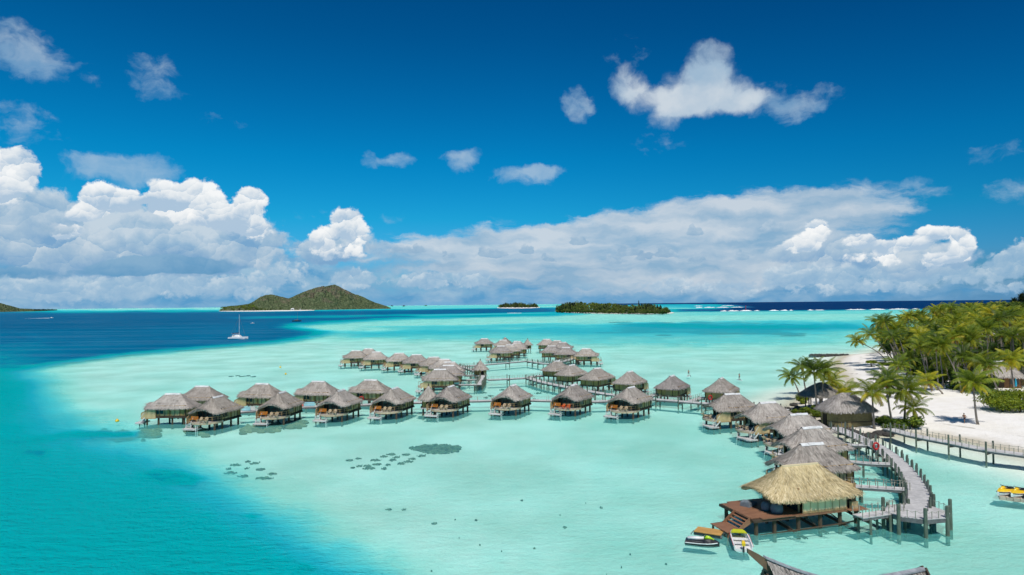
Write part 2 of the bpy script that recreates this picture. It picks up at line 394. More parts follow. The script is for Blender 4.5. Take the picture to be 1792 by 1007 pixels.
# ------------------------------------------------------------------ the sheets: one polar grid for ground and water
azs = np.concatenate([np.arange(-180, -42, 3.0), np.arange(-42, 42, .125), np.arange(42, 180, 3.0)])
azs = np.radians(azs)
q = np.concatenate([[.62, .8, 1.0, 1.3, 1.6], np.arange(2, 30, .6), np.arange(30, 540, 2.1), np.geomspace(540, 4000, 14)])
rr = CAMH*F/q
NA, NR = len(azs), len(rr)
GX = (np.sin(azs)[:, None]*rr[None, :]).ravel(); GY = (np.cos(azs)[:, None]*rr[None, :]).ravel()
ii = np.arange(NA)[:, None]; jj = np.arange(NR-1)[None, :]
a_ = (ii*NR+jj); b_ = (((ii+1) % NA)*NR+jj)
QUADS = np.stack([a_, a_+1, b_+1, b_], -1).reshape(-1, 4)
def grid_obj(name, z, mat_, attrs):
    me = bpy.data.meshes.new(name)
    co = np.stack([GX, GY, z], -1); co = np.vstack([co, [[0, 0, float(np.mean(z.reshape(NA, NR)[:, -1]))]]]).astype(np.float32)
    tri = np.stack([np.arange(NA)*NR+NR-1, np.full(NA, NA*NR), ((np.arange(NA)+1) % NA)*NR+NR-1], -1)
    me.vertices.add(len(co)); me.vertices.foreach_set('co', co.ravel())
    nl = QUADS.size+tri.size
    me.loops.add(nl); me.loops.foreach_set('vertex_index', np.concatenate([QUADS.ravel(), tri.ravel()]).astype(np.int32))
    me.polygons.add(len(QUADS)+len(tri))
    st = np.concatenate([np.arange(len(QUADS))*4, QUADS.size+np.arange(len(tri))*3]).astype(np.int32)
    me.polygons.foreach_set('loop_start', st)
    me.update(calc_edges=True); me.validate()
    me.polygons.foreach_set('use_smooth', np.ones(len(me.polygons), bool))
    for k, a in attrs.items():
        at = me.attributes.new(k, 'FLOAT', 'POINT'); at.data.foreach_set('value', np.append(a, a[-1]).astype(np.float32))
    me.materials.append(mat_)
    o = bpy.data.objects.new(name, me); COL.objects.link(o); return o

# land: the shore line of the white beach and of the palm point
SHORE = [(1376,716),(1392,704),(1412,690),(1440,684),(1472,680),(1482,668),(1470,652),(1461,641),(1466,630),(1480,621.5),(1530,619),(1580,606),(1660,585),(1760,570),(1900,562)]
LAND = [tuple(P(x, y, 0)[:2]) for x, y in SHORE] + [(900, 620), (900, 30), (160, 45)] + \
       [tuple(P(x, y, 0)[:2]) for x, y in [(1900,826),(1830,806),(1792,797),(1745,785),(1700,774),(1650,766),(1600,761),(1560,761),(1520,764),(1480,762),(1458,753),(1430,738),(1400,728)]]
def land_d(x, y): return sdist(np.asarray(x, float), np.asarray(y, float), LAND)
def Hg(x, y):
    x = np.asarray(x, float); y = np.asarray(y, float)
    d = land_d(x, y) + (fbm(x*.12, y*.12, 3, 3)-.5)*2.0
    z = np.where(d > 0, 1.25*(1-np.exp(-np.maximum(d, 0)*.11)), np.maximum(d*.075, -.85))
    z = z + np.where(d > 4, (fbm(x*.09, y*.09, 4, 9)-.5)*.5*sstep(4, 14, d), 0)
    return z + np.where(d < -6, (fbm(x*.05, y*.05, 3, 21)-.5)*.15, 0)
def ground_z(x, y): return float(Hg(np.array([x]), np.array([y]))[0])

near = np.hypot(GX, GY) < 1500
Z = np.full(GX.shape, -.85); Z[near] = Hg(GX[near], GY[near])
DL = np.full(GX.shape, -999.0); DL[near] = land_d(GX[near], GY[near])

m, t, out = newmat('sand')
geo = t.node('ShaderNodeNewGeometry'); pos = geo.outputs['Position']
n1 = t.noise(pos, .35, 5, .6); n2 = t.noise(pos, 4.0, 4, .6); n3 = t.noise(pos, .06, 3, .5)
zz = t.node('ShaderNodeSeparateXYZ', i_0=pos).outputs[2]
dry = t.ramp(n1.outputs[0], [(.3, (.78,.74,.67)), (.7, (.87,.84,.79))])
dry = t.mix(t.mr(n2.outputs[0], .55, .75, 0, .22), dry, (.55,.50,.42,1))
wet = t.ramp(n1.outputs[0], [(.3, (.50,.45,.34)), (.7, (.58,.52,.41))])
col = t.mix(t.mr(t.math('ADD', zz, t.math('MULTIPLY', n1.outputs[0], .2)), .20, .62), wet, dry)
wrack = t.math('MULTIPLY', t.mr(t.math('ABSOLUTE', t.math('SUBTRACT', t.math('ADD', zz, t.math('MULTIPLY', n3.outputs[0], .5)), .95)), .0, .05, 1, 0), t.mr(n1.outputs[0], .5, .62))
col = t.mix(t.math('MULTIPLY', wrack, .6), col, (.22,.18,.12,1))
bed = t.ramp(n3.outputs[0], [(.35, (.64,.69,.61)), (.65, (.84,.88,.82))])
col = t.mix(t.mr(zz, -.4, .05, 1, 0), col, bed)
b = t.node('ShaderNodeBsdfDiffuse', i_Color=col)
bn = t.node('ShaderNodeBump', i_Strength=.9, i_Distance=.22); hh = t.noise(pos, 1.6, 5, .65); t.l.new(hh.outputs[0], bn.inputs['Height']); t.l.new(bn.outputs[0], b.inputs['Normal'])
t.l.new(b.outputs[0], out.inputs[0])
setp(grid_obj('sand_ground', Z, MATS['sand'], {}), kind='structure')

# ------------------------------------------------------------------ how deep the lagoon is, painted as a chart (0 sand bank ... 1 ocean)
fr = GY > 8
px = np.full(GX.shape, 9999.0); py = np.full(GX.shape, 9999.0)
px[fr], py[fr] = PX(GX[fr], GY[fr], 0.0)
vis = fr & (px > -900) & (px < 2700)
X = px[vis]; Y = py[vis]
hor = 541.9 - (X-0)*.0097                          # the horizon's row there
yy = Y-hor
k = np.clip(yy/120, .02, 1.6)
wx = (fbm(X/60, Y/(26*np.maximum(.15,np.clip(yy/200,.15,1))), 4, 31)-.5)
def soft(poly, fy, ax=.25, warp=1.0):
    """1 inside; feather fy pixels, sideways distance counts ax"""
    d = sdist((X+wx*40*warp)*ax, Y + wx*fy*1.6*warp, [(a*ax, b) for a, b in poly]); return sstep(-fy, fy, d)
dep = np.full(X.shape, .13)
dep += .05*sstep(120, 30, yy)
def lay(mask, v):
    global dep
    dep = dep*(1-mask)+v*mask
# right part a little greener, the middle of the lagoon palest
lay(soft([(980,700),(1900,700),(1900,1100),(900,1100)], 60, .3)*.6, .17)
lay(soft([(60,640),(560,590),(900,590),(980,620),(700,640),(300,650),(150,720)], 14, .2)*.5, .09)
# bands beyond the last huts
lay(soft([(540,588),(980,578),(1500,556),(1500,598),(1180,606),(900,598),(640,594)], 8, .05)*.75, .30)
lay(soft([(560,581),(720,577),(900,574),(1060,566),(1200,563),(1510,563),(1510,577),(1380,583),(1080,586),(860,583),(640,588)], 5, .05)*.85, .40)
lay(soft([(1120,566),(1260,569),(1480,568),(1520,574),(1330,576),(1180,574),(1100,570)], 2.5, .04), .52)
lay(soft([(980,556),(1180,553),(1500,548),(1500,560),(1180,562),(980,564)], 3, .04)*.8, .20)
lay(soft([(690,556),(980,552),(980,562),(720,566),(520,571),(560,566)], 3, .05)*.8, .21)
lay(soft([(640,572),(900,567),(1000,566),(980,571),(760,576)], 2, .04)*.7, .36)
# wide blue channel on the left
lay(soft([(-1500,662),(-60,658),(40,646),(110,634),(200,622),(300,613),(400,605),(480,599),(545,588.5),(566,581),(530,576.5),(505,572.5),(520,567.5),(580,563.5),(660,559),(740,556),(860,553),(960,550.5),(975,547),(975,541),(800,541),(680,543),(540,544),(385,545),(100,545.5),(-400,548),(-1500,560)], 4.5, .12, .4), .86)
lay(soft([(-1500,600),(200,575),(420,566),(560,556),(975,549),(975,543),(-1500,556)], 5, .06)*.6, .93)
lay(soft([(430,555),(560,552),(740,549.5),(960,547),(960,549),(740,552.5),(600,555.5),(430,558)], 1.6, .03)*.75, .55)
lay(soft([(-1500,640),(0,632),(180,606),(60,600),(-1500,610)], 12, .1)*.5, .78)
# slope down to the lower left
lay(soft([(-1500,652),(20,650),(60,668),(75,700),(95,735),(190,765),(280,800),(360,842),(430,880),(500,915),(560,950),(640,990),(700,1030),(760,1100),(-1500,1300)], 78, .62, .40), .49)
lay(soft([(-1500,665),(-30,680),(30,740),(60,790),(200,840),(330,900),(430,960),(520,1040),(520,1300),(-1500,1300)], 85, .6, .45), .60)
lay(soft([(-1500,640),(-10,650),(45,668),(40,700),(-20,730),(-1500,760)], 16, .4)*.7, .68)
for pg, v_, f_y in [([(243,832),(272,822),(318,825),(362,838),(335,849),(285,847)], .70, 6),([(26,796),(48,786),(86,787),(72,800)], .72, 5),([(422,903),(440,899),(458,902),(445,908)], .64, 4),([(510,996),(530,987),(552,995),(530,1004)], .66, 5),([(0,768),(60,766),(130,755),(200,757),(240,755),(235,763),(120,766),(60,775),(0,778)], .66, 4)]:
    lay(soft(pg, f_y, .5, .6)*(.75+.5*np.clip(fbm(X/14, Y/5, 3, 55)-.5, -.5, .5)), v_)
# horizon: open ocean on the right, reef flats, bright banks
lay(soft([(1000,535.8),(1110,535),(1150,536),(1250,540),(1235,545.5),(1300,545),(1500,542.7),(2700,531),(2700,512),(1000,530.5)], 1.3, .03, .4), 1.0)
lay(soft([(1080,536),(1130,533.2),(1260,533.0),(1275,535),(1300,538),(1200,539.5),(1120,541),(1080,541)], 1.0, .03, .5)*.85, .33)
lay(soft([(1180,541.2),(1300,540.6),(1320,544.0),(1180,546)], .8, .03, .4)*.9, .97)
lay(soft([(1180,547),(1300,545.8),(1500,543.6),(2000,538.6),(2000,545),(1500,549.5),(1180,553)], 1.5, .03, .5)*.7, .27)
lay(soft([(90,541.2),(390,538.5),(390,540.4),(90,543)], .7, .03, .3)*.8, .22)
lay(soft([(660,536.4),(880,534.0),(980,533.0),(980,535.6),(880,538.4),(760,540.8),(560,543),(600,541.0)], .9, .03, .3), .26)
lay(soft([(690,543.5),(880,540.2),(975,539.0),(975,546.6),(860,548.5),(720,552)], 1.2, .03, .4), .90)
lay(soft([(700,551.4),(870,548.4),(975,546.6),(975,549.2),(870,551),(740,554.2)], .9, .03, .4)*.8, .26)
dep += (fbm(X/30, Y/9, 4, 77)-.5)*.05*sstep(20, 60, yy)
depth = np.full(GX.shape, .55); depth[vis] = np.clip(dep, 0, 1)
# near the beach the water thins out
shoal = sstep(-22, -1.0, DL); depth = depth*(1-.75*shoal)
clear = sstep(-16, -.5, DL)

m, t, out = newmat('water')
geo = t.node('ShaderNodeNewGeometry'); pos = geo.outputs['Position']
dp = t.node('ShaderNodeAttribute', attribute_name='depth').outputs['Fac']; cl = t.node('ShaderNodeAttribute', attribute_name='clear').outputs['Fac']
nb = t.noise(pos, .045, 5, .6); nf = t.noise(t.vm('MULTIPLY', pos, (1,1.6,1)), .35, 4, .6)
dd = t.math('ADD', dp, t.math('MULTIPLY', t.math('SUBTRACT', nb.outputs[0], .5), .08))
dd = t.math('ADD', dd, t.math('MULTIPLY', t.math('SUBTRACT', nf.outputs[0], .5), .06))
RAMP = [(0.0, (.62,.90,.76)), (.10, (.30,.92,.83)), (.18, (.21,.86,.78)), (.30, (.08,.70,.76)), (.42, (.01,.52,.64)), (.52, (.0,.47,.505)), (.62, (.0,.41,.43)), (.72, (.0,.25,.37)), (.84, (.0,.150,.290)), (.93, (.0,.095,.215)), (1.0, (.0,.030,.115))]
col = t.ramp(dd, RAMP)
dif = t.node('ShaderNodeBsdfDiffuse', i_Color=col)
tcol = t.ramp(dd, [(0, (.92,.995,.96)), (.1, (.85,.998,.968)), (.2, (.70,.985,.945)), (.35, (.22,.86,.89)), (.6, (.02,.45,.55)), (1, (0,.1,.3))])
tcol = t.mix(cl, tcol, (.97,.99,.96,1))
tr = t.node('ShaderNodeBsdfTransparent', i_Color=tcol)
cf = t.ramp(dd, [(0, .80), (.18, .74), (.35, .42), (.6, .14), (.85, 0)])
cf = t.math('ADD', cf, t.math('MULTIPLY', cl, .42), clamp=True)
body = t.node('ShaderNodeMixShader', i_0=cf); t.l.new(dif.outputs[0], body.inputs[1]); t.l.new(tr.outputs[0], body.inputs[2])
w1 = t.noise(t.vm('MULTIPLY', pos, (.8,1.5,1)), .55, 4, .6); w2 = t.noise(t.vm('MULTIPLY', pos, (.9,1.3,1)), 2.6, 3, .55)
hh = t.math('ADD', t.math('MULTIPLY', w1.outputs[0], .85), t.math('MULTIPLY', w2.outputs[0], .30))
bn = t.node('ShaderNodeBump', i_Strength=1.0, i_Distance=1.0, i_Height=hh)
t.l.new(bn.outputs[0], dif.inputs['Normal'])
streak = t.noise(t.vm('MULTIPLY', pos, (.004,.018,1)), 1.0, 6, .62)
gl = t.node('ShaderNodeBsdfGlossy', i_Roughness=.16, i_Color=(1,1,1,1)); t.l.new(bn.outputs[0], gl.inputs['Normal'])
fz = t.node('ShaderNodeFresnel', i_IOR=1.33); t.l.new(bn.outputs[0], fz.inputs['Normal'])
wind = t.noise(t.vm('MULTIPLY', pos, (.0035,.050,1)), 1.0, 6, .66)          # wind streaks that roughen the open channel
shal = t.math('MULTIPLY', t.mr(streak.outputs[0], .38, .68, .10, .50), t.mr(dd, .35, .6, 1.0, .45))
open_ = t.math('MULTIPLY', t.mr(wind.outputs[0], .48, .66, .06, .85), t.mr(dd, .93, 1.0, 1.0, .35))
wf = t.math('MULTIPLY_ADD', t.math('SUBTRACT', open_, shal), t.mr(dd, .68, .80), shal)
fac = t.math('MULTIPLY', t.math('MINIMUM', fz.outputs[0], .30), wf)
sh = t.node('ShaderNodeMixShader', i_0=fac); t.l.new(body.outputs[0], sh.inputs[1]); t.l.new(gl.outputs[0], sh.inputs[2])
t.l.new(sh.outputs[0], out.inputs[0])
setp(grid_obj('water', np.zeros(GX.shape), MATS['water'], {'depth': depth, 'clear': clear}), kind='structure')
# ------------------------------------------------------------------ object materials
def thatch(name, c_lo, c_mid, c_hi, patch, rnd=.16):
    m, t, out = newmat(name)
    uv = t.node('ShaderNodeUVMap').outputs[0]; oi = t.node('ShaderNodeObjectInfo'); at = t.node('ShaderNodeAttribute', attribute_name='tint').outputs['Fac']
    geo = t.node('ShaderNodeNewGeometry').outputs['Position']
    off = t.vm('SCALE', (37.0, 11.0, 5.0), scale=oi.outputs['Random'])
    v = t.vm('ADD', uv, off)
    st = t.noise(t.vm('MULTIPLY', v, (7.0, .8, 1)), 1.0, 5, .65)      # straws running down the slope
    cl = t.noise(t.vm('MULTIPLY', v, (1.1, .7, 1)), 1.0, 5, .62)      # weathered clumps
    ln = t.noise(t.vm('MULTIPLY', v, (.25, 2.2, 1)), 1.0, 3, .5)      # courses
    pn = t.noise(v, .35, 3, .5)
    f = t.math('ADD', t.math('MULTIPLY', st.outputs[0], .45), t.math('ADD', t.math('MULTIPLY', cl.outputs[0], .40), t.math('MULTIPLY', ln.outputs[0], .15)))
    f = t.math('ADD', f, t.math('MULTIPLY', at, .16))
    col = t.ramp(f, [(.36, c_lo), (.50, c_mid), (.64, c_hi)])
    col = t.mix(t.mr(pn.outputs[0], .48, .70, 0, .55), col, c4(patch))
    col = t.mix(1.0, col, t.ramp(oi.outputs['Random'], [(0, (1-rnd,1-rnd,1-rnd*.8)), (.5, (1,.985,.95)), (1, (1+rnd,)*3)]), 'MULTIPLY')
    b = t.node('ShaderNodeBsdfPrincipled', i_Roughness=.95); t.l.new(col, b.inputs['Base Color']); b.inputs['Specular IOR Level'].default_value = .08
    bn = t.node('ShaderNodeBump', i_Strength=.9, i_Distance=.16, i_Height=f); t.l.new(bn.outputs[0], b.inputs['Normal'])
    t.l.new(b.outputs[0], out.inputs[0]); return m
TH_GREY = thatch('thatch_grey', (.19,.170,.150), (.37,.335,.30), (.55,.505,.455), (.29,.262,.235))
TH_GOLD = thatch('thatch_gold', (.32,.25,.125), (.60,.49,.28), (.78,.68,.45), (.54,.44,.25), .02)
TH_OLD = thatch('thatch_old', (.11,.10,.092), (.235,.215,.195), (.37,.34,.31), (.16,.15,.13))
M_RIDGE = mat('ridge_white', (.80,.80,.78), (.55,.55,.54), 3, .6)
M_BAMBOO = mat('woven_bamboo', (.56,.36,.13), (.39,.25,.09), 5, .8, (1,1,.35), bump=.4)
M_BAMBOO2 = mat('pale_bamboo', (.62,.47,.25), (.46,.35,.18), 5, .8, (1,1,.4), bump=.3)
M_CREAM = mat('cream_panel', (.93,.69,.40), (.82,.60,.34), 2, .7, (2,2,.3))
M_DARK = mat('dark_wood', (.095,.065,.042), (.050,.036,.026), 4, .8)
M_PILE = mat('piling_wood', (.115,.080,.050), (.060,.043,.029), 5, .85, (1,1,.4), bump=.4)
M_TAN = mat('tan_wood', (.46,.30,.15), (.33,.20,.09), 4, .6)
M_PALE = mat('pale_wood', (.62,.48,.33), (.48,.36,.23), 4, .65)
M_ORANGE = mat('orange_wood', (.62,.25,.04), (.45,.16,.03), 4, .5)
M_RED = mat('orange_red_plastic', (.80,.13,.03), (.70,.10,.02), 3, .4)
M_DECK = mat('weathered_deck', (.60,.585,.57), (.43,.42,.41), 3, .8, (1,1,1), bump=.3)
M_DECK2 = mat('weathered_beam', (.21,.21,.21), (.12,.12,.12), 3, .85)
M_POST = mat('green_grey_post', (.16,.20,.155), (.075,.098,.072), 4, .85, (1,1,.4), bump=.4)
M_REDDECK = mat('red_brown_deck', (.32,.16,.088), (.22,.108,.060), 3, .6, (.5,6,1), bump=.3)
M_PLY = mat('orange_plywood', (.60,.34,.10), (.46,.25,.07), 1.6, .6)
M_GLASS = mat('dark_glass', (.010,.030,.034), (.018,.045,.048), 1.2, .12, spec=.6)
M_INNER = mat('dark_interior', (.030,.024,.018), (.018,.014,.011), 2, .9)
M_WHITE = mat('white_gelcoat', (.80,.80,.79), (.72,.72,.71), 2, .25, spec=.5)
M_WHITEP = mat('white_paint', (.74,.74,.72), (.62,.62,.60), 3, .5)
M_BLACK = mat('black_plastic', (.018,.018,.02), (.010,.010,.012), 3, .35, spec=.5)
M_YEL = mat('yellow_gelcoat', (.85,.55,.02), (.78,.48,.02), 2, .3, spec=.5)
M_LIME = mat('lime_gelcoat', (.42,.62,.02), (.36,.55,.02), 2, .3, spec=.5)
M_YG = mat('yellow_green_cover', (.58,.60,.02), (.50,.53,.02), 2, .6)
M_BLUECOV = mat('grey_blue_cover', (.21,.245,.27), (.145,.17,.19), 3, .8, bump=.5)
M_CYAN = mat('cyan_canvas', (.02,.38,.55), (.02,.32,.48), 3, .8)
M_REDP = mat('red_paint', (.62,.03,.025), (.5,.02,.02), 3, .5)
M_ROPE = mat('rope', (.42,.40,.33), (.30,.28,.22), 8, .9)
M_ROCK = mat('dark_rock', (.075,.07,.062), (.035,.033,.03), 2.5, .9, bump=.8)
M_CORAL = mat('coral', (.13,.15,.09), (.008,.013,.009), 1.3, .95, bump=.9, lo=.42, hi=.58, rnd=.3)
M_WEED = mat('brown_reef', (.30,.24,.11), (.09,.075,.035), .5, .95, bump=.9)
M_SKIN = mat('skin', (.42,.22,.13), (.38,.19,.11), 5, .55)
M_HAIR = mat('hair', (.030,.018,.010), (.02,.012,.008), 8, .6)
M_SHORT = mat('dark_shorts', (.03,.05,.10), (.02,.035,.07), 5, .8)
M_SHIRT = mat('red_top', (.45,.05,.05), (.36,.04,.04), 5, .8)
M_FOAM = mat('foam_white', (.86,.88,.88), (.75,.80,.80), .02, .8)
M_TRUNK = mat('palm_trunk', (.30,.26,.22), (.19,.165,.135), 3, .9, (1,1,.5), bump=.6)
M_BARK = mat('bark', (.12,.095,.07), (.07,.055,.04), 3, .9, (1,1,.4), bump=.6)

def foliage(name, stops, trans=.33, rnd=.25, hue=(.9,1.0,.75)):
    """leaf material: 'tint' 0..1 per leaf picks from young green to old yellow"""
    m, t, out = newmat(name)
    at = t.node('ShaderNodeAttribute', attribute_name='tint').outputs['Fac']; oi = t.node('ShaderNodeObjectInfo')
    col = t.ramp(t.math('ADD', at, t.math('MULTIPLY', t.math('SUBTRACT', oi.outputs['Random'], .5), .22)), stops)
    col = t.mix(1.0, col, t.ramp(oi.outputs['Random'], [(0, (1-rnd,1-rnd*.8,1-rnd)), (1, (1+rnd,1+rnd*.8,1+rnd*.4))]), 'MULTIPLY')
    d = t.node('ShaderNodeBsdfPrincipled', i_Roughness=.5); t.l.new(col, d.inputs['Base Color']); d.inputs['Specular IOR Level'].default_value = .35
    tr = t.node('ShaderNodeBsdfTranslucent'); t.l.new(t.mix(1.0, col, (1.5,1.5,.5,1), 'MULTIPLY'), tr.inputs[0])
    mx = t.node('ShaderNodeMixShader', i_0=trans); t.l.new(d.outputs[0], mx.inputs[1]); t.l.new(tr.outputs[0], mx.inputs[2])
    t.l.new(mx.outputs[0], out.inputs[0]); return m
PALM_ST = [(0, (.032,.070,.012)), (.35, (.140,.200,.018)), (.62, (.33,.335,.025)), (.84, (.48,.40,.035)), (1, (.36,.22,.05))]
M_PALM = foliage('palm_fronds', PALM_ST)
M_LEAF = foliage('broad_leaves', [(0, (.018,.045,.010)), (.5, (.07,.135,.016)), (1, (.24,.30,.024))])
M_HEDGE = foliage('hedge_leaves', [(0, (.05,.10,.010)), (.5, (.17,.23,.015)), (1, (.33,.34,.02))])
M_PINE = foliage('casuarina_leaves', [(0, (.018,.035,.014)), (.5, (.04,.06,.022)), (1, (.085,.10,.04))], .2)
M_FARLEAF = foliage('islet_leaves', [(0, (.035,.065,.016)), (.5, (.10,.145,.03)), (1, (.22,.25,.05))])
M_COCO = mat('coconut', (.45,.18,.03), (.30,.14,.03), 4, .5)
# ------------------------------------------------------------------ thatched roofs
def roof_mesh(name, L, Wd, ridge, ze, zr, arch, seed, blades, mat_, parent=None, expo=7.0, N=88, K=12, sag=.05, bl=(.35,.75), bw=(.06,.15), endup=0.0):
    rg = random.Random(seed); mb = MB()
    per = []
    for k in range(N):
        a = 2*math.pi*k/N
        # spread samples evenly along a rounded rectangle
        c, s = math.cos(a), math.sin(a); r = (abs(c)**expo+abs(s)**expo)**(-1/expo)
        per.append(Vector((c*r*L/2, s*r*Wd/2, 0)))
    plen = [0]
    for k in range(N): plen.append(plen[-1]+(per[(k+1) % N]-per[k]).length)
    def surf(k, t, out=0.0):
        p = per[k % N]; tgt = Vector((max(-ridge/2, min(ridge/2, p.x)), 0, 0))
        v = p.lerp(tgt, t)
        e = ze
        if arch and p.x > 0:
            g = max(0, 1-(p.y/(Wd*.36))**2)*sstep(L*.30, L*.47, np.array(p.x)); e = ze+arch*float(g)*(1-t)**2
        u = t - sag*math.sin(math.pi*t)
        v.z = e+(zr-e)*u + endup*abs(v.x/(L/2))**2*t
        return v
    jit = [(rg.uniform(-.07,.07), rg.uniform(-.07,.07)) for _ in range(N)]
    rings = []; uvs = []
    def put(fn, vv):
        rings.append([fn(k) for k in range(N)]); uvs.append([(plen[k], vv(k)) for k in range(N)])
    put(lambda k: surf(k, .30)+Vector((0,0,-.42)), lambda k: -2)
    put(lambda k: surf(k, .07)+Vector((0,0,-.40+jit[k][0])), lambda k: -.6)
    put(lambda k: surf(k, .0)+Vector((0,0,-.24+jit[k][0])), lambda k: -.3)
    put(lambda k: surf(k, -.012)+Vector((0,0,-.08+jit[k][1]*.5)), lambda k: -.1)
    sl = math.hypot(Wd/2, zr-ze)
    for i in range(K+1):
        t = .015+.985*i/K
        put(lambda k: surf(k, t)+Vector((0,0,rg.uniform(-.035,.035) if 0 < i < K else 0)), lambda k: t*sl)
    n0 = len(mb.v)
    vs = [p for r in rings for p in r]; fs = []
    for i in range(len(rings)-1):
        for k in range(N):
            a = i*N+k; b = i*N+(k+1) % N; fs.append((a, b, b+N, a+N))
    mb.add(vs, fs, uv=[u for r in uvs for u in r], a=[0]*len(vs))
    for _ in range(blades):
        fringe = rg.random() < .28
        t = rg.random()**1.5*.95 if not fringe else rg.uniform(-.01, .03)
        kf = rg.random()*N; k = int(kf)
        p = surf(k, t).lerp(surf(k+1, t), kf-k); p2 = surf(k, max(t-.05, -.03)).lerp(surf(k+1, max(t-.05, -.03)), kf-k)
        dn = (p2-p); dn = dn.normalized() if dn.length > 1e-5 else Vector((0,0,-1))
        tang = (surf(k+1, 0)-surf(k, 0)).normalized()
        nrm = tang.cross(-dn).normalized()
        if nrm.z < 0: nrm = -nrm
        ln = rg.uniform(*bl)*(.75 if fringe else 1); w = rg.uniform(*bw)
        if fringe: dn = (dn*.5+Vector((0,0,-.8))).normalized()
        dn = (dn+tang*rg.uniform(-.22,.22)).normalized()
        s0 = p+nrm*.02; tip = p+dn*ln+nrm*rg.uniform(.03,.09)
        tn = rg.uniform(-1, 1); uu = plen[k]+rg.random()*3; v0 = t*sl
        mb.add([s0-tang*w/2, s0+tang*w/2, tip+tang*w*.3, tip-tang*w*.3], [(0,1,2,3)], uv=[(uu,v0),(uu+w,v0),(uu+w,v0-ln),(uu,v0-ln)], a=[tn]*4)
    return mb.build(name, mat_, parent, True, 'tint')
def ridge_cap(L, z, seed, parent, w=.34, endup=0.0):
    rg = random.Random(seed); mb = MB(); n = max(3, int(L/.75)); x = -L/2-.1
    for i in range(n):
        d = (L+.2)/n; zc = z+.02+rg.uniform(0,.05)
        prof = [(-w*.9, zc-.17), (-w*.35, zc+.06), (0, zc+.10), (w*.35, zc+.06), (w*.9, zc-.17)]
        a = [(x+.01, y, q) for y, q in prof]; b = [(x+d-.01, y, q+rg.uniform(-.02,.02)) for y, q in prof]
        mb.add(a+b, [(j,j+1,j+6,j+5) for j in range(4)]+[(0,5,9,4)]); x += d
    return mb.build('ridge_cap', M_RIDGE, parent)

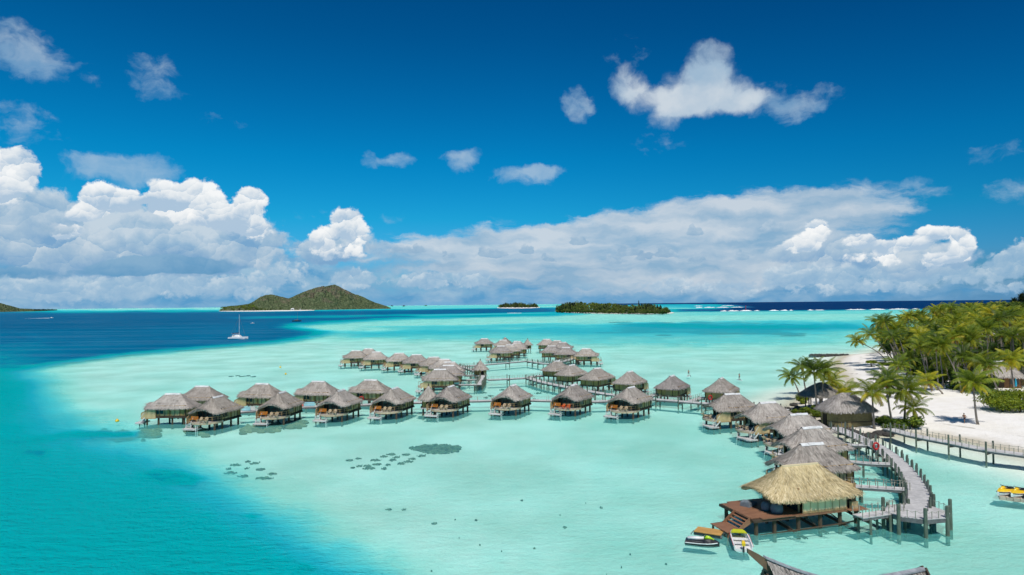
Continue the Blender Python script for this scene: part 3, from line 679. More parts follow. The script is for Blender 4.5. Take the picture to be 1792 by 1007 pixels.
FLOOR = 1.55
def post_tree(parent, locs, z0, z1, r, mat_, name='post'):
    me = None
    for (x, y) in locs:
        if me is None:
            mb = MB().lathe([(r*1.05, z0), (r, (z0+z1)/2), (r*.96, z1)], n=8); o = mb.build(name, mat_, parent); me = o
        else:
            o = me.copy(); COL.objects.link(o); o.parent = parent
        o.location = (x, y, 0)
def bungalow(s, plat=True, L=9.0, Wd=6.2, roofmat=None, seed=1, blades=2600):
    """s=+1/-1: which side of the terrace the privacy screen stands on; +X is the terrace end"""
    root = empty('thatched_bungalow')
    rf = roof_mesh('roof', L, Wd, L-Wd+.1, 3.2, 5.6, .75, seed, blades, roofmat or TH_GREY, root, bl=(.3,.65), bw=(.04,.10))
    ridge_cap(L-Wd+.1, 5.55, seed, rf)
    # body
    x0, x1, hw = -L/2+1.0, L/2-2.1, Wd/2-.55
    MB().box(((x0+x1+.6)/2, 0, FLOOR-.14), (x1-x0+.9, hw*2+.3, .26)).build('floor', M_DARK, root)
    wz = (FLOOR, 3.62); h = wz[1]-wz[0]; zc = sum(wz)/2
    mb = MB().box((x0+.04, 0, zc), (.08, 2*hw, h))
    for sy in (-1, 1): mb.box(((x0+x1)/2, sy*(hw-.04), zc), (x1-x0-.01, .08, h))
    wl = mb.build('wall', M_BAMBOO, root)
    bt = MB()
    for sy in (-1, 1):
        for i in range(7): bt.box((x0+.1+(x1-x0-.2)*i/6, sy*(hw+.02), zc), (.13, .07, h))
        bt.box(((x0+x1)/2, sy*(hw+.03), FLOOR+.08), (x1-x0, .10, .16))
    for i in range(5): bt.box((x0-.02, -hw+.1+(2*hw-.2)*i/4, zc), (.07, .13, h))
    bt.build('batten_strip', M_DARK, wl)
    for sy in (-1, 1):
        MB().box((x0+1.9, sy*(hw+.005), zc), (1.5, .05, h*.92)).build('woven_panel', M_BAMBOO2, wl); MB().box((x0+4.1, sy*(hw+.005), zc-.2), (1.3, .05, h*.6)).build('woven_panel', M_BAMBOO2, wl)
    for sy in (-1, 1):
        wn = MB().box((x1-.95, sy*(hw+.015), zc+.1), (1.5, .07, 1.25)).build('window', M_GLASS, root)
        MB().box((x1-.95, sy*(hw+.035), zc-.56), (1.7, .10, .10)).box((x1-.95, sy*(hw+.035), zc+.10), (.07, .095, 1.2)).box((x1-1.75, sy*(hw+.035), zc+.1), (.09, .10, 1.3)).box((x1-.15, sy*(hw+.035), zc+.1), (.09, .10, 1.3)).build('window_frame', M_TAN, wn)
    MB().box((x0-.03, -.2, FLOOR+1.0), (.10, 1.1, 2.0)).build('door', M_TAN, root)
    MB().box((x1-.3, 0, zc+.1), (.08, 2*hw-.2, h+.2)).build('glass_front', M_GLASS, root)
    fm = MB()
    for i in range(6): fm.box((x1-.22, -hw+.15+(2*hw-.3)*i/5, zc), (.09, .09, h))
    fm.build('glazing_bar', M_DARK, root)
    post_tree(root, [(x, y) for x in (x0+.35, x0+2.6, x1-.7, x1+1.5) for y in (-hw+.25, hw-.25)], -2.0, FLOOR-.28, .19, M_PILE, 'pile')
    # round terrace
    cx, rad = x1-.1, 2.95
    arc = [(cx+rad*1.12*math.cos(a), rad*math.sin(a)*.94) for a in np.linspace(-math.pi/2, math.pi/2, 19)]
    tr = MB().prism([(cx-.3, -rad*.94)]+arc+[(cx-.3, rad*.94)], FLOOR-.20, FLOOR+.005).build('terrace', M_DECK, root)
    fs = MB()
    for a, b in zip(arc, arc[1:]): fs.bar((a[0]*1.0+.02, a[1], FLOOR-.19), (b[0]+.02, b[1], FLOOR-.19), .07, .30)
    fs.build('fascia', M_PALE, tr)
    rl = MB()
    for i, (x, y) in enumerate(arc):
        if i % 2 == 0 and not (3 < i < 9 and s < 0) and not (9 < i < 15 and s > 0): rl.bar((x-.06, y, FLOOR), (x-.06, y, FLOOR+.92), .06)
    for (a, b) in zip(arc, arc[1:]):
        rl.bar((a[0]-.06, a[1], FLOOR+.06), (b[0]-.06, b[1], FLOOR+.06), .05)
        if a[1]*s < -.2: rl.bar((a[0]-.06, a[1], FLOOR+.92), (b[0]-.06, b[1], FLOOR+.92), .07).bar((a[0]-.06, a[1], FLOOR+.5), (b[0]-.06, b[1], FLOOR+.5), .035)
    rl.build('railing', M_TAN, root)
    # privacy screen
    sx, sy = cx+.35, s*(rad*.94+.02)
    sc = MB().add([(sx-.6,sy-.03,FLOOR-.25),(sx+2.1,sy-.03,FLOOR-.25),(sx+2.1,sy-.03,FLOOR+.75),(sx+.5,sy-.03,FLOOR+1.55),(sx-.6,sy-.03,FLOOR+1.6),
                   (sx-.6,sy+.03,FLOOR-.25),(sx+2.1,sy+.03,FLOOR-.25),(sx+2.1,sy+.03,FLOOR+.75),(sx+.5,sy+.03,FLOOR+1.55),(sx-.6,sy+.03,FLOOR+1.6)],
                  [(4,3,2,1,0),(5,6,7,8,9),(0,1,6,5),(1,2,7,6),(2,3,8,7),(3,4,9,8),(4,0,5,9)]).build('privacy_screen', M_BAMBOO2, root)
    fr = MB(); pts = [(sx-.6,sy,FLOOR-.28),(sx+2.12,sy,FLOOR-.28),(sx+2.12,sy,FLOOR+.77),(sx+.5,sy,FLOOR+1.58),(sx-.6,sy,FLOOR+1.64)]
    for a, b in zip(pts, pts[1:]+pts[:1]): fr.bar(a, b, .12, .12)
    fr.build('screen_frame', M_TAN, sc)
    # steps down to a swimming platform
    if plat:
        px_, py_ = cx+3.0, s*1.5
        pl = MB().prism([(px_-.9,py_-1.5),(px_+.55,py_-1.45),(px_+.85,py_-1.0),(px_+.85,py_+1.0),(px_+.55,py_+1.45),(px_-.9,py_+1.5)], .30, .50).build('swim_platform', M_DECK, root)
        for yy in (-1.0, 1.0): MB().lathe([(.13, -2.0), (.12, .31)], (px_-.1, py_+yy, 0), 8).build('platform_leg', M_PILE, pl)
        st = MB()
        for i in range(5):
            f = i/4; st.box((cx+1.9+.75*f, s*2.35, FLOOR-.05-(FLOOR-.55)*f), (.26, .9, .05))
        so_ = st.build('steps', M_DECK, root)
        for dy in (-.48, .48):
            hr = MB()
            hr.bar((cx+1.8, s*2.35+dy, FLOOR-.1), (cx+2.75, s*2.35+dy, .5), .07, .18)
            hr.bar((cx+1.85, s*2.35+dy, FLOOR+.85), (cx+2.7, s*2.35+dy, 1.35), .06); hr.bar((cx+2.7, s*2.35+dy, .5), (cx+2.7, s*2.35+dy, 1.37), .06)
            hr.build('handrail', M_WHITEP, so_)
        ld = MB()
        for dx in (-.22, .22): ld.bar((px_+.55+dx, py_-s*1.55, -.9), (px_+.35+dx, py_-s*1.35, 1.15), .09)
        for i in range(4): ld.bar((px_+.3, py_-s*1.5, -.5+.35*i), (px_+.8, py_-s*1.5, -.5+.35*i), .05)
        ld.build('swim_ladder', M_WHITEP, root)
    return root
def deck_chair(mat_, name='deck_chair'):
    mb = MB()
    for i in range(5): mb.bar((.02, -.22+.11*i, .33), (.52, -.22+.11*i, .42), .10, .03)
    for i in range(5):
        y = -.22+.11*i; mb.bar((.04, y, .34), (-.30, y*1.25, .98-abs(i-2)*.05), .10, .03, up=(1,0,0))
    for sy in (-1, 1):
        mb.box((.20, sy*.33, .60), (.72, .12, .03)); mb.bar((.48, sy*.30, 0), (.48, sy*.30, .60), .08, .05); mb.bar((-.12, sy*.29, 0), (-.08, sy*.29, .60), .06, .05)
        mb.bar((.52, sy*.26, .40), (-.25, sy*.26, .05), .05, .10)
    return mb.build(name, mat_)
def bench():
    root = empty('slatted_bench'); mb = MB()
    for i in range(4): mb.box((0, -.2+.135*i, .45), (1.5, .11, .04))
    mb.build('seat', M_ORANGE, root); mb = MB()
    for i in range(3): mb.box((0, .27, .58+.15*i), (1.5, .04, .11))
    mb.build('backrest', M_ORANGE, root)
    for sx in (-.65, .65): MB().box((sx, -.18, .22), (.07, .07, .43)).box((sx, .26, .48), (.07, .07, .96)).build('leg', M_ORANGE, root)
    return root
def lounger():
    root = empty('sun_lounger'); mb = MB()
    mb.box((.25, 0, .34), (1.35, .62, .06)); 
    for sx in (-.3, .8):
        for sy in (-.26, .26): mb.box((sx, sy, .155), (.06, .06, .31))
    mb.build('frame', M_TAN, root)
    MB().box((.25, 0, .42), (1.33, .58, .09)).build('mattress', M_PALE, root)
    MB().bar((-.42, 0, .40), (-.95, 0, .82), .58, .10).build('backrest', M_PALE, root)
    return root

FR = Vector((-.42, -.91)); LF = Vector((-.97, -.20)); RC = Vector((-.95, -.31)); OR = Vector((.58, .81)); FRT = Vector((.985, -.17))
ORD = ['first','second','third','fourth','fifth','sixth','seventh','eighth','ninth','tenth']
def FRV(x):     # the row bends, each terrace looks out along its own radius
    a = math.atan2(-.91, -.42) - math.atan((x-896)/F)*(.95 if x > 420 else .55); return Vector((math.cos(a), math.sin(a)))
HUTS = []   # ridge pixel, heading, screen side, label, group, short name for its furniture
g = 'bungalows of the front row'
for i, (x, y) in enumerate([(380,693),(493,686),(596,682),(690,678.3),(788,675.5),(897,673.5),(1003,674),(1103.5,677)]):
    tail = {0: 'nearest the reef', 4: 'beside the kiosk', 6: 'orange-red chairs', 7: 'nearest the palms'}.get(i, 'round terrace')
    HUTS.append((x, y, FRV(x), -1, f'{ORD[i]} grey bungalow of the front row counted from the open sea, {tail}', g, f'{ORD[i]} front-row bungalow from the open sea'))
HUTS.append((303, 688.3, Vector((-1,-.03)), 1, 'outermost grey thatched bungalow at the lagoon tip, side on to us', 'bungalows at the lagoon tip', 'outermost tip bungalow'))
g = 'bungalows behind the front walkway'
for i, (x, y, h) in enumerate([(354,676,(-.98,.12)),(459,671.7,(-.97,.2)),(557.5,668,(-.97,.2)),(649,664,(-.96,.25))]):
    d = ['close behind the outermost tip bungalow', 'with a pale privacy screen, behind the second front-row roof', 'with bright towels by it, behind the third front-row roof', 'beside the red lifebuoy, behind the fourth front-row roof'][i]
    HUTS.append((x, y, Vector(h), 1, f'grey thatched bungalow {d}', g, f'bungalow {d}'))
g = 'bungalows of the curved middle row'
for i, (x, y) in enumerate([(623,613.7),(645,610.5),(658.5,616),(698.5,618.5),(729,621),(759,624.6),(777.5,628.8),(787,633.8),(785,640),(770,646.8)]):
    d = ['outermost, with open water on its far side', 'almost hidden behind the two outermost roofs', 'third, overlapping the outermost one', 'fourth, standing free of its neighbours', 'fifth, with a pale terrace', 'sixth, where the row starts to bend', 'seventh, mostly roof', 'eighth, mostly roof', 'ninth, behind the nearest roof of the bend', 'nearest and largest, just behind the pointed kiosk'][i]
    hd = LF if i < 6 else Vector((-.995, -.1))
    HUTS.append((x, y, hd, 1, f'grey bungalow of the curved middle row, {d}', g, f'{ORD[i]} curved-row bungalow'))
g = 'bungalows of the far cluster'
for i, (x, y, h) in enumerate([(847.7,592.5,(-.99,-.1)),(880.7,595,(-.99,-.1)),(883.6,590.8,(.1,1)),(905,597.2,(-.99,-.1)),(904.5,600.5,(-.99,-.1)),(892,603,(-.99,-.1)),(877,606,(-.995,-.1)),
                               (956.6,594,FRT),(975,595.8,FRT),(984.7,598.7,FRT),(965.4,605.6,FRT),(990.4,608,FRT),(1026,610.6,FRT)]):
    d = ['westernmost, standing free with orange chairs', 'second roof, just below a pointed roof tip', 'only its pointed tip showing over another roof', 'farther of two overlapping pale ridges by the walkway', 'nearer of two overlapping pale ridges by the walkway', 'fifth roof, behind the nearest wide one', 'nearest wide one with dark piles, before the long footbridge',
         'farthest one beyond the walkway, small with a lit wall', 'only a pale ridge showing between two roofs', 'broad roof behind the two nearest ones across the walkway', 'roof touching the walkway railings', 'middle roof with a pale terrace in front', 'easternmost, standing free on its piles'][i]
    HUTS.append((x, y, Vector(h), 1 if i < 7 else -1, f'grey bungalow of the far cluster, {d}', g, f'{ORD[i%10]} far-cluster bungalow'))
g = 'bungalows along the slanting walkway'
for i, (x, y, h) in enumerate([(974,631.3,(.62,.78)),(1000,638,(.6,.8)),(1044.6,644,(.6,.8)),(1102,650.7,(.56,.83)),(1175.7,657.3,(.52,.85)),(1261.6,662,(.48,.88))]):
    d = ['farthest, at the walkway junction', 'second, roof overlapping the farthest one', 'third, between two wide gaps of water', 'fourth, behind the last front-row roof', 'fifth, standing alone with a brown door wall', 'last one toward the palms, near the second paddler'][i]
    HUTS.append((x, y, Vector(h), -1, f'grey bungalow along the slanting walkway, {d}', g, f'{ORD[i]} slanting-walkway bungalow'))
g = 'bungalows of the curve by the boardwalk'
for i, (x, y) in enumerate([(1281,690),(1343,704.5),(1397,723),(1420,748),(1420,777.5)]):
    d = ['farthest, with railed terrace and white steps', 'second, with tan loungers on its terrace', 'third, the broad white ridge piece on its neighbour side', 'fourth, most of its terrace hidden', 'nearest of the grey ones, right behind the golden roof'][i]
    HUTS.append((x, y, [Vector((-.97,-.24)), RC, RC, RC, Vector((-.97,-.25))][i], 1, f'grey bungalow of the boardwalk curve, {d}', g, f'{ORD[i]} boardwalk-curve bungalow'))

protos = {}
for s in (1, -1):
    for v in (0, 1):
        protos[(s, v)] = bungalow(s, seed=3+v*5+s)
CH = {'tan': deck_chair(M_PALE), 'red': deck_chair(M_RED)}; BN = bench(); LG = lounger()
used = set()
def inst(o, key, loc, rz, label, cat, group):
    c = o if key not in used else copy_tree(o); used.add(key)
    c.location = loc; c.rotation_euler = (0, 0, rz); setp(c, label, cat, group); return c
HUTPOS = []
for i, (x, y, h, s, lab, grp, short) in enumerate(HUTS):
    key = (s, i % 2); p = P(x, y, 5.62); rz = math.atan2(h.y, h.x) + rng.uniform(-.03, .03)
    o = inst(protos[key], key, (p.x, p.y, 0), rz, lab, 'bungalow', grp)
    k = rng.uniform(.97, 1.03); o.scale = (k, k*rng.uniform(.98,1.02), rng.uniform(.98, 1.02))
    HUTPOS.append((p, rz, s)); co, si = math.cos(rz), math.sin(rz)
    T = lambda a, b: (p.x+a*co-b*si, p.y+a*si+b*co, FLOOR+.01)
    def furn(kind, a, b, r, label, cat, group):
        inst({'chair_tan': CH['tan'], 'chair_red': CH['red'], 'bench': BN, 'lounger': LG}[kind], kind, T(a, b), rz+r, label, cat, group)
    if grp == 'bungalows of the front row':
        c = 'chair_red' if i == 6 else 'chair_tan'; w = 'orange-red' if i == 6 else 'pale wooden'
        furn(c, 4.9, 1.35, .1, f'{w} deck chair at the rail end, {short}', 'deck chair', 'chairs on the bungalow terraces')
        furn(c, 5.1, .35, -.1, f'{w} deck chair in mid-terrace, {short}', 'deck chair', 'chairs on the bungalow terraces')
        furn('bench', 4.5, -1.5, math.pi/2, f'orange slatted bench by the screen, {short}', 'bench', 'benches on the bungalow terraces')
    elif grp in ('bungalows of the curve by the boardwalk', 'bungalows at the lagoon tip') and i < len(HUTS)-1:
        furn('lounger', 4.7, -.9, math.pi+.2, f'sun lounger with pale mattress on the {short}', 'sun lounger', 'loungers on the bungalow terraces')
        furn('chair_tan', 4.6, .5, .2, f'pale wooden deck chair on the {short}', 'deck chair', 'chairs on the bungalow terraces')
    elif grp == 'bungalows of the curved middle row' and i-13 in (0, 2, 3, 4, 5):
        furn('bench', 4.8, 1.0, math.pi/2, f'orange slatted bench on the {short}', 'bench', 'benches on the bungalow terraces')
        furn('chair_tan', 4.9, -.6, .2, f'pale wooden deck chair on the {short}', 'deck chair', 'chairs on the bungalow terraces')

# towels and laundry over the walkway rails behind the front row
def towel(px, py, w_, m_, label):
    p = P(px, py, 1.62+.85); mb = MB(); n = 5
    for sd, ln in ((-1, .75), (1, .55)):
        vs = []; fs = []
        for i in range(n+1):
            x = -w_/2+w_*i/n
            for k in range(4): vs.append((x, sd*(.03+.02*k+.015*math.sin(i*2+k)), -ln*k/3))
        for i in range(n):
            for k in range(3): fs.append((i*4+k, i*4+k+1, i*4+k+5, i*4+k+4))
        mb.add(vs, fs)
    mb.add([(-w_/2,-.03,.01),(w_/2,-.03,.01),(w_/2,.03,.01),(-w_/2,.03,.01)], [(0,1,2,3)])
    o = mb.build('towel', m_); o.location = p; setp(o, label, 'towel', 'towels on the walkway rail')
M_TA = mat('pale_blue_towel', (.35,.68,.75), (.28,.58,.66), 4, .9); M_TB = mat('coral_red_towel', (.75,.25,.20), (.65,.2,.16), 4, .9)
towel(431, 712, 1.6, M_TA, 'pale blue towel over the rail behind the second front-row roof'); towel(441, 711.5, 1.3, M_WHITEP, 'white towel over the rail behind the second front-row roof')
towel(527, 704.5, 1.0, M_TB, 'coral red towel over the rail between the second and third front-row roofs'); towel(541, 704, 2.2, M_TA, 'wide pale blue towel over the rail between the second and third front-row roofs')
towel(533, 704, .6, M_LIME, 'small lime towel next to the wide pale blue one on the rail')

# kiosks with pyramid roofs
def kiosk(loc, label, k):
    root = empty('thatched_kiosk', loc, k, label, 'kiosk', 'pointed kiosks on the walkways')
    roof_mesh('roof', 4.3, 4.3, .05, 3.3, 5.9, 0, 77, 500, TH_GREY, root, expo=4, N=40, K=7)
    MB().lathe([(.16,5.8),(.10,6.1),(.03,6.35)], n=8).build('finial', M_DARK, root)
    w = MB().box((0,0,2.55), (2.5,2.5,1.9)).build('wall', M_BAMBOO, root)
    mb = MB()
    for a in (-1.26, 1.26):
        for b_ in (-1.26, 0, 1.26): mb.box((a, b_, 2.55), (.1,.12,1.88)); mb.box((b_, a, 2.55), (.12,.1,1.88))
    mb.build('batten_strip', M_DARK, w)
    MB().box((0,-1.27,2.45), (.9,.1,1.6)).build('doorway', M_INNER, root)
    MB().box((0,0,1.5), (3.2,3.2,.22)).build('floor', M_DECK, root)
    post_tree(root, [(-1.1,-1.1),(1.1,-1.1),(1.1,1.1),(-1.1,1.1)], -2, 1.4, .15, M_PILE, 'pile')
kiosk(P(750, 671, 6.3)*1.0*Vector((1,1,0)), 'small pointed kiosk with a dark doorway beside the fifth front-row bungalow', .1)
kiosk(P(840.5, 627.8, 6.3)*Vector((1,1,0)), 'small pointed kiosk where the curved walkway meets the long footbridge', .5)
kiosk(P(923, 592, 6.3)*Vector((1,1,0)), 'small pointed kiosk at the far cluster, standing apart against pale water', .4)
# ------------------------------------------------------------------ walkways on piles
def spline(pts, step):
    pts = [Vector(p) for p in pts]
    P_ = [pts[0]*2-pts[1]]+pts+[pts[-1]*2-pts[-2]]; fine = []
    for i in range(1, len(P_)-2):
        a, b, c, d = P_[i-1:i+3]; n = 24
        for k in range(n):
            t = k/n; fine.append(.5*((2*b)+(c-a)*t+(2*a-5*b+4*c-d)*t*t+(3*b-a-3*c+d)*t**3))
    fine.append(pts[-1])
    out = [fine[0]]; acc = 0
    for p, q_ in zip(fine, fine[1:]):
        seg = (q_-p).length
        while acc+seg >= step and seg > 1e-6:
            f = (step-acc)/seg; p = p.lerp(q_, f); out.append(p); seg = (q_-p).length; acc = 0
        acc += seg
    if (out[-1]-fine[-1]).length > .3*step: out.append(fine[-1])
    return out
DZ = 1.62
def walkway(name, label, cat, group, pix, z=DZ, w=1.9, space=4.0, tall=.95, step=1.0, rail=(1,1), planks=False, rope=True, bal=1.0, post_r=.13, pts=None, widen=None):
    pts = pts or [P(x, y, z) for x, y in pix]
    s = spline(pts, step); o0 = Vector((s[0].x, s[0].y, 0)); root = empty(name, o0, 0, label, cat, group)
    s = [p-o0 for p in s]; n = len(s)
    T = [(s[min(i+1,n-1)]-s[max(i-1,0)]).normalized() for i in range(n)]; Nn = [Vector((-t.y, t.x, 0)).normalized() for t in T]
    W_ = [w*(widen(i/(n-1)) if widen else 1) for i in range(n)]
    dk = MB(); rg = random.Random(len(label))
    if planks:
        L = (n-1)*step; k = int(L/.24)
        for i in range(k):
            f = (i+.5)*.24/step; j = min(int(f), n-2); p = s[j].lerp(s[j+1], f-j); t = T[j].lerp(T[j+1], f-j); ww = W_[j]+(W_[j+1]-W_[j])*(f-j)
            dk.box((p.x, p.y, p.z-.03+rg.uniform(-.006,.006)), (.215, ww+rg.uniform(-.09,.09), .06), math.atan2(t.y, t.x))
    else:
        vs = []; fs = []
        for p, nn, ww in zip(s, Nn, W_):
            for sd, zz in ((-1,0),(1,0),(1,-.09),(-1,-.09)): vs.append(p+nn*(sd*ww/2)+Vector((0,0,zz)))
        for i in range(n-1):
            for k in range(4): fs.append((i*4+k, i*4+(k+1)%4, (i+1)*4+(k+1)%4, (i+1)*4+k))
        dk.add(vs, fs+[(3,2,1,0),((n-1)*4,(n-1)*4+1,(n-1)*4+2,(n-1)*4+3)])
    dk.build('deck', M_DECK, root)
    for sd in (-1, 1):
        be = MB()
        for i in range(n-1): be.bar(s[i]+Nn[i]*(sd*(W_[i]/2-.12))+Vector((0,0,-.22)), s[i+1]+Nn[i+1]*(sd*(W_[i+1]/2-.12))+Vector((0,0,-.22)), .14, .24)
        be.build('beam', M_DECK2, root)
    # piles in pairs, standing proud of the deck
    k = max(1, int(round(space/step))); pile = None; cap = MB(); cnt = 0
    for i in range(k//2, n, k):
        for sd in (-1, 1):
            if cnt >= 100: break
            if pile is None:
                mb = MB().lathe([(post_r, -2.2), (post_r*.95, 0), (post_r*.93, z+tall*.75), (post_r*.88, z+tall)], n=8); c = pile = mb.build('post', M_POST, root)
            else: c = pile.copy(); COL.objects.link(c); c.parent = root
            q_ = s[i]+Nn[i]*(sd*(W_[i]/2+post_r*.6)); c.location = (q_.x, q_.y, rg.uniform(-.12,.1)); cnt += 1
        a = s[i]-Nn[i]*(W_[i]/2+.1); b = s[i]+Nn[i]*(W_[i]/2+.1); cap.bar(a+Vector((0,0,-.46)), b+Vector((0,0,-.46)), .18, .24)
    cap.build('cross_beam', M_PILE, root)
    for sd, on in zip((-1, 1), rail):
        if not on: continue
        rr_ = MB(); kb = max(1, int(round(bal/step))); prev = None
        for i in range(0, n, kb):
            b = s[i]+Nn[i]*(sd*(W_[i]/2-.06)); rr_.bar(b+Vector((0,0,-.05)), b+Vector((0,0,.82)), .065)
            if rope and prev is not None:
                mid = (prev+b)/2+Vector((0,0,.66)); rr_.bar(prev+Vector((0,0,.77)), mid, .03).bar(mid, b+Vector((0,0,.77)), .03)
            prev = b
        rr_.build('rope_railing', M_ROPE if rope else M_DECK2, root)
    return root, s, o0
GW = 'walkways on piles'
walkway('boardwalk', 'long curved plank boardwalk lined with posts, from the shore to the octagonal platform', 'boardwalk', GW,
        [(1603,893),(1608,872),(1601,850),(1586,826),(1562,801),(1537,783),(1506,767),(1482,756.5),(1462,748)], planks=True, w=2.1, space=2.6, step=.65, bal=1.3, rope=False, tall=1.0)
walkway('shore_jetty', 'straight jetty with tall posts along the beach shore', 'jetty', GW, [(1556,750),(1600,761.8),(1671,775.6),(1719,785.3),(1778,793.5),(1850,803)], w=2.1, space=5.0, step=1.0, tall=1.15)
walkway('walkway', 'straight walkway passing behind the front-row bungalows', 'walkway', GW, [(418,720.5),(518,712.4),(620,708.6),(713,704.6),(840,701),(926,700),(1029,702.3),(1136,697.6)], space=12, w=1.8, step=1.5, tall=1.3, bal=3)
walkway('walkway', 'walkway from the slanting one past the lone bungalow to the palm shore', 'walkway', GW, [(1136,697.6),(1239,706),(1310,712.5),(1380,717.5)], space=5, w=1.9, step=1.0, bal=2)
walkway('walkway', 'slanting walkway in front of the row with brown door walls', 'walkway', GW, [(925,661),(944,667.3),(970,673),(990,677),(1040,686),(1071,690.5),(1134,697)], space=3.2, w=2.0, step=1.0, bal=2)
walkway('footbridge', 'thin footbridge linking the curved walkway with the slanting walkway', 'footbridge', GW, [(853,664.5),(925,661)], space=12, w=1.8, step=1.5, bal=1.5)
walkway('walkway', 'short walkway serving the curved middle row, curving to a pale open end', 'walkway', GW, [(838,673.5),(845.5,662),(842,655.5),(832,650),(816,644),(801,640.5)], space=3, w=1.35, step=1.0, bal=2)
walkway('footbridge', 'long thin footbridge between the curved row and the far cluster', 'footbridge', GW, [(806,641.2),(862,637),(922,631.8)], space=14, w=1.8, step=2, bal=2)
walkway('walkway', 'railed walkway winding among the far-cluster bungalows', 'walkway', GW, [(922,632),(940,634.5),(958,636.5),(985,632.5),(1008,626)], space=4, w=1.8, step=1.0, bal=1)
# gangways from the boardwalk to the bungalows of the curve
GG = 'gangways off the boardwalk'
walkway('gangway', 'narrow gangway from the platform to the golden-roofed villa', 'gangway', GG, [(1501,903.5),(1540,898),(1572,892)], w=1.3, space=2.4, step=.8, tall=-.2, bal=1.1, post_r=.13)
walkway('gangway', 'narrow roped gangway behind the golden roof, on a single pair of piles', 'gangway', GG, [(1478,849),(1540,853),(1590,856)], w=1.25, space=4.0, step=.8, tall=-.2, bal=1.0, post_r=.13)
walkway('gangway', 'narrow roped gangway just below the lifebuoy post', 'gangway', GG, [(1486,807),(1520,810),(1560,811.5)], w=1.25, space=4.0, step=.8, tall=-.2, bal=1.2, post_r=.13)
walkway('gangway', 'narrow gangway half hidden behind the grey roofs, nearest the shore hut', 'gangway', GG, [(1478,777.5),(1505,778.5),(1525,777)], w=1.2, space=4.0, step=.8, tall=-.2, bal=1.2, post_r=.13)
GB = 'gangways to the slanting-walkway bungalows'
for (a, b, d) in [((925,660),(950,656.5),'to the farthest bungalow at the walkway junction'),((1128,696.5),(1152,688.5),'to the lone bungalow with brown door wall'),((1208,701.5),(1232,695),'to the last bungalow toward the palms')]:
    walkway('gangway', f'short railed gangway {d}', 'gangway', GB, [a, ((a[0]+b[0])/2,(a[1]+b[1])/2), b], w=1.4, space=4, step=1.0, tall=.2, bal=1.0)
GB = 'gangways to the curved middle row'
for (a, b, d) in [((790,673),(836,673),'nearest, to the largest bungalow of the bend'),((808,665),(840,663.5),'second, over a single pair of piles'),((812,657),(838,656),'third, mostly behind railings')]:
    walkway('gangway', f'thin gangway off the curved walkway, {d}', 'gangway', GB, [a, ((a[0]+b[0])/2,(a[1]+b[1])/2), b], w=1.3, space=4, step=1.0, tall=-.2, bal=1.2)

# the platform where the boardwalk ends
c = P(1604, 896, DZ); root = empty('octagonal_platform', (c.x, c.y, 0), .2, 'grey octagonal plank platform with tall posts at the boardwalk end', 'platform')
poly = [(3.0*math.cos(a), 2.5*math.sin(a)) for a in np.arange(8)*math.pi/4+math.pi/8]
mb = MB()
for i in range(24):
    y = -2.3+.2*i; half = [x for x in [min(2.77, 2.77-(abs(y)-.96)*1.17 if abs(y) > .96 else 2.77)]][0]
    mb.box((0, y, DZ+.03), (half*2+(i*7 % 5)*.012, .18, .055))
mb.build('deck', M_DECK, root)
mb = MB()
for a, b in zip(poly, poly[1:]+poly[:1]): mb.bar((*a, DZ-.2), (*b, DZ-.2), .12, .36)
mb.build('fascia', M_DECK2, root)
me = None
for i, (x, y) in enumerate(poly):
    h = [1.25,.5,.3,1.3,1.2,1.1,1.15,1.3][i]
    MB().lathe([(.20,-2.2),(.18,.0),(.165,DZ+h-.1),(.15,DZ+h)], (x*1.03,y*1.03,0), 10).build('post', M_POST, root)
mb = MB()
for i in (4,5,6,7):
    a, b = poly[i], poly[(i+1) % 8]
    for t in (0,.33,.66,1): mb.bar((a[0]+(b[0]-a[0])*t*.96, a[1]+(b[1]-a[1])*t*.96, DZ), (a[0]+(b[0]-a[0])*t*.96, a[1]+(b[1]-a[1])*t*.96, DZ+.75), .05)
    for u, v in ((0,.33),(.33,.66),(.66,1)):
        q_ = lambda t, z: (a[0]+(b[0]-a[0])*t, a[1]+(b[1]-a[1])*t, z)
        mb.bar(q_(u, DZ+.72), q_((u+v)/2, DZ+.58), .03).bar(q_((u+v)/2, DZ+.58), q_(v, DZ+.72), .03)
mb.build('rope_railing', M_ROPE, root)
me = MB().lathe([(.05,0),(.05,.95)], n=6)
def station(px, py, z, label, k=1.0):
    p = P(px, py, z); r = empty('lifebuoy_station', (p.x, p.y, z), .3, label, 'lifebuoy', 'red lifebuoys on the walkways')
    MB().box((0,.06,.65), (.14*k,.10,1.3)).build('stand', M_DECK2, r)
    pts = [(.34*k*math.cos(a), -.04, 1.2+.34*k*math.sin(a)) for a in np.linspace(0, 2*math.pi, 17)]
    MB().tube(pts, .10*k, 8, False).build('lifebuoy', M_REDP, r, True)
station(1533, 797, DZ, 'round red lifebuoy on its stand beside the plank boardwalk', 1.25)
station(632.5, 708, DZ, 'round red lifebuoy behind the fourth front-row roof', 1.2)
station(1243, 706.5, DZ, 'red lifebuoy at the walkway corner left of the boardwalk-curve bungalows', 1.2)
# ------------------------------------------------------------------ the villa with the new golden roof
p = P(1400, 812, 5.62); HD = Vector((-.962,-.272)); rz = math.atan2(HD.y, HD.x)
V = empty('thatched_villa', (p.x, p.y, 0), rz, 'newly thatched golden-roofed villa with bare red-brown decks and cream walls', 'villa')
HL, HW = 10.9, 6.9
rf = roof_mesh('roof', HL, HW, 4.3, 3.12, 5.6, .55, 5, 8000, TH_GOLD, V, expo=6, N=120, K=16, sag=.05, bl=(.25,.6), bw=(.02,.06))
MB().box((0,0,5.52), (4.4,.3,.16)).build('ridge_cap', TH_GOLD, rf)
F0 = 1.62
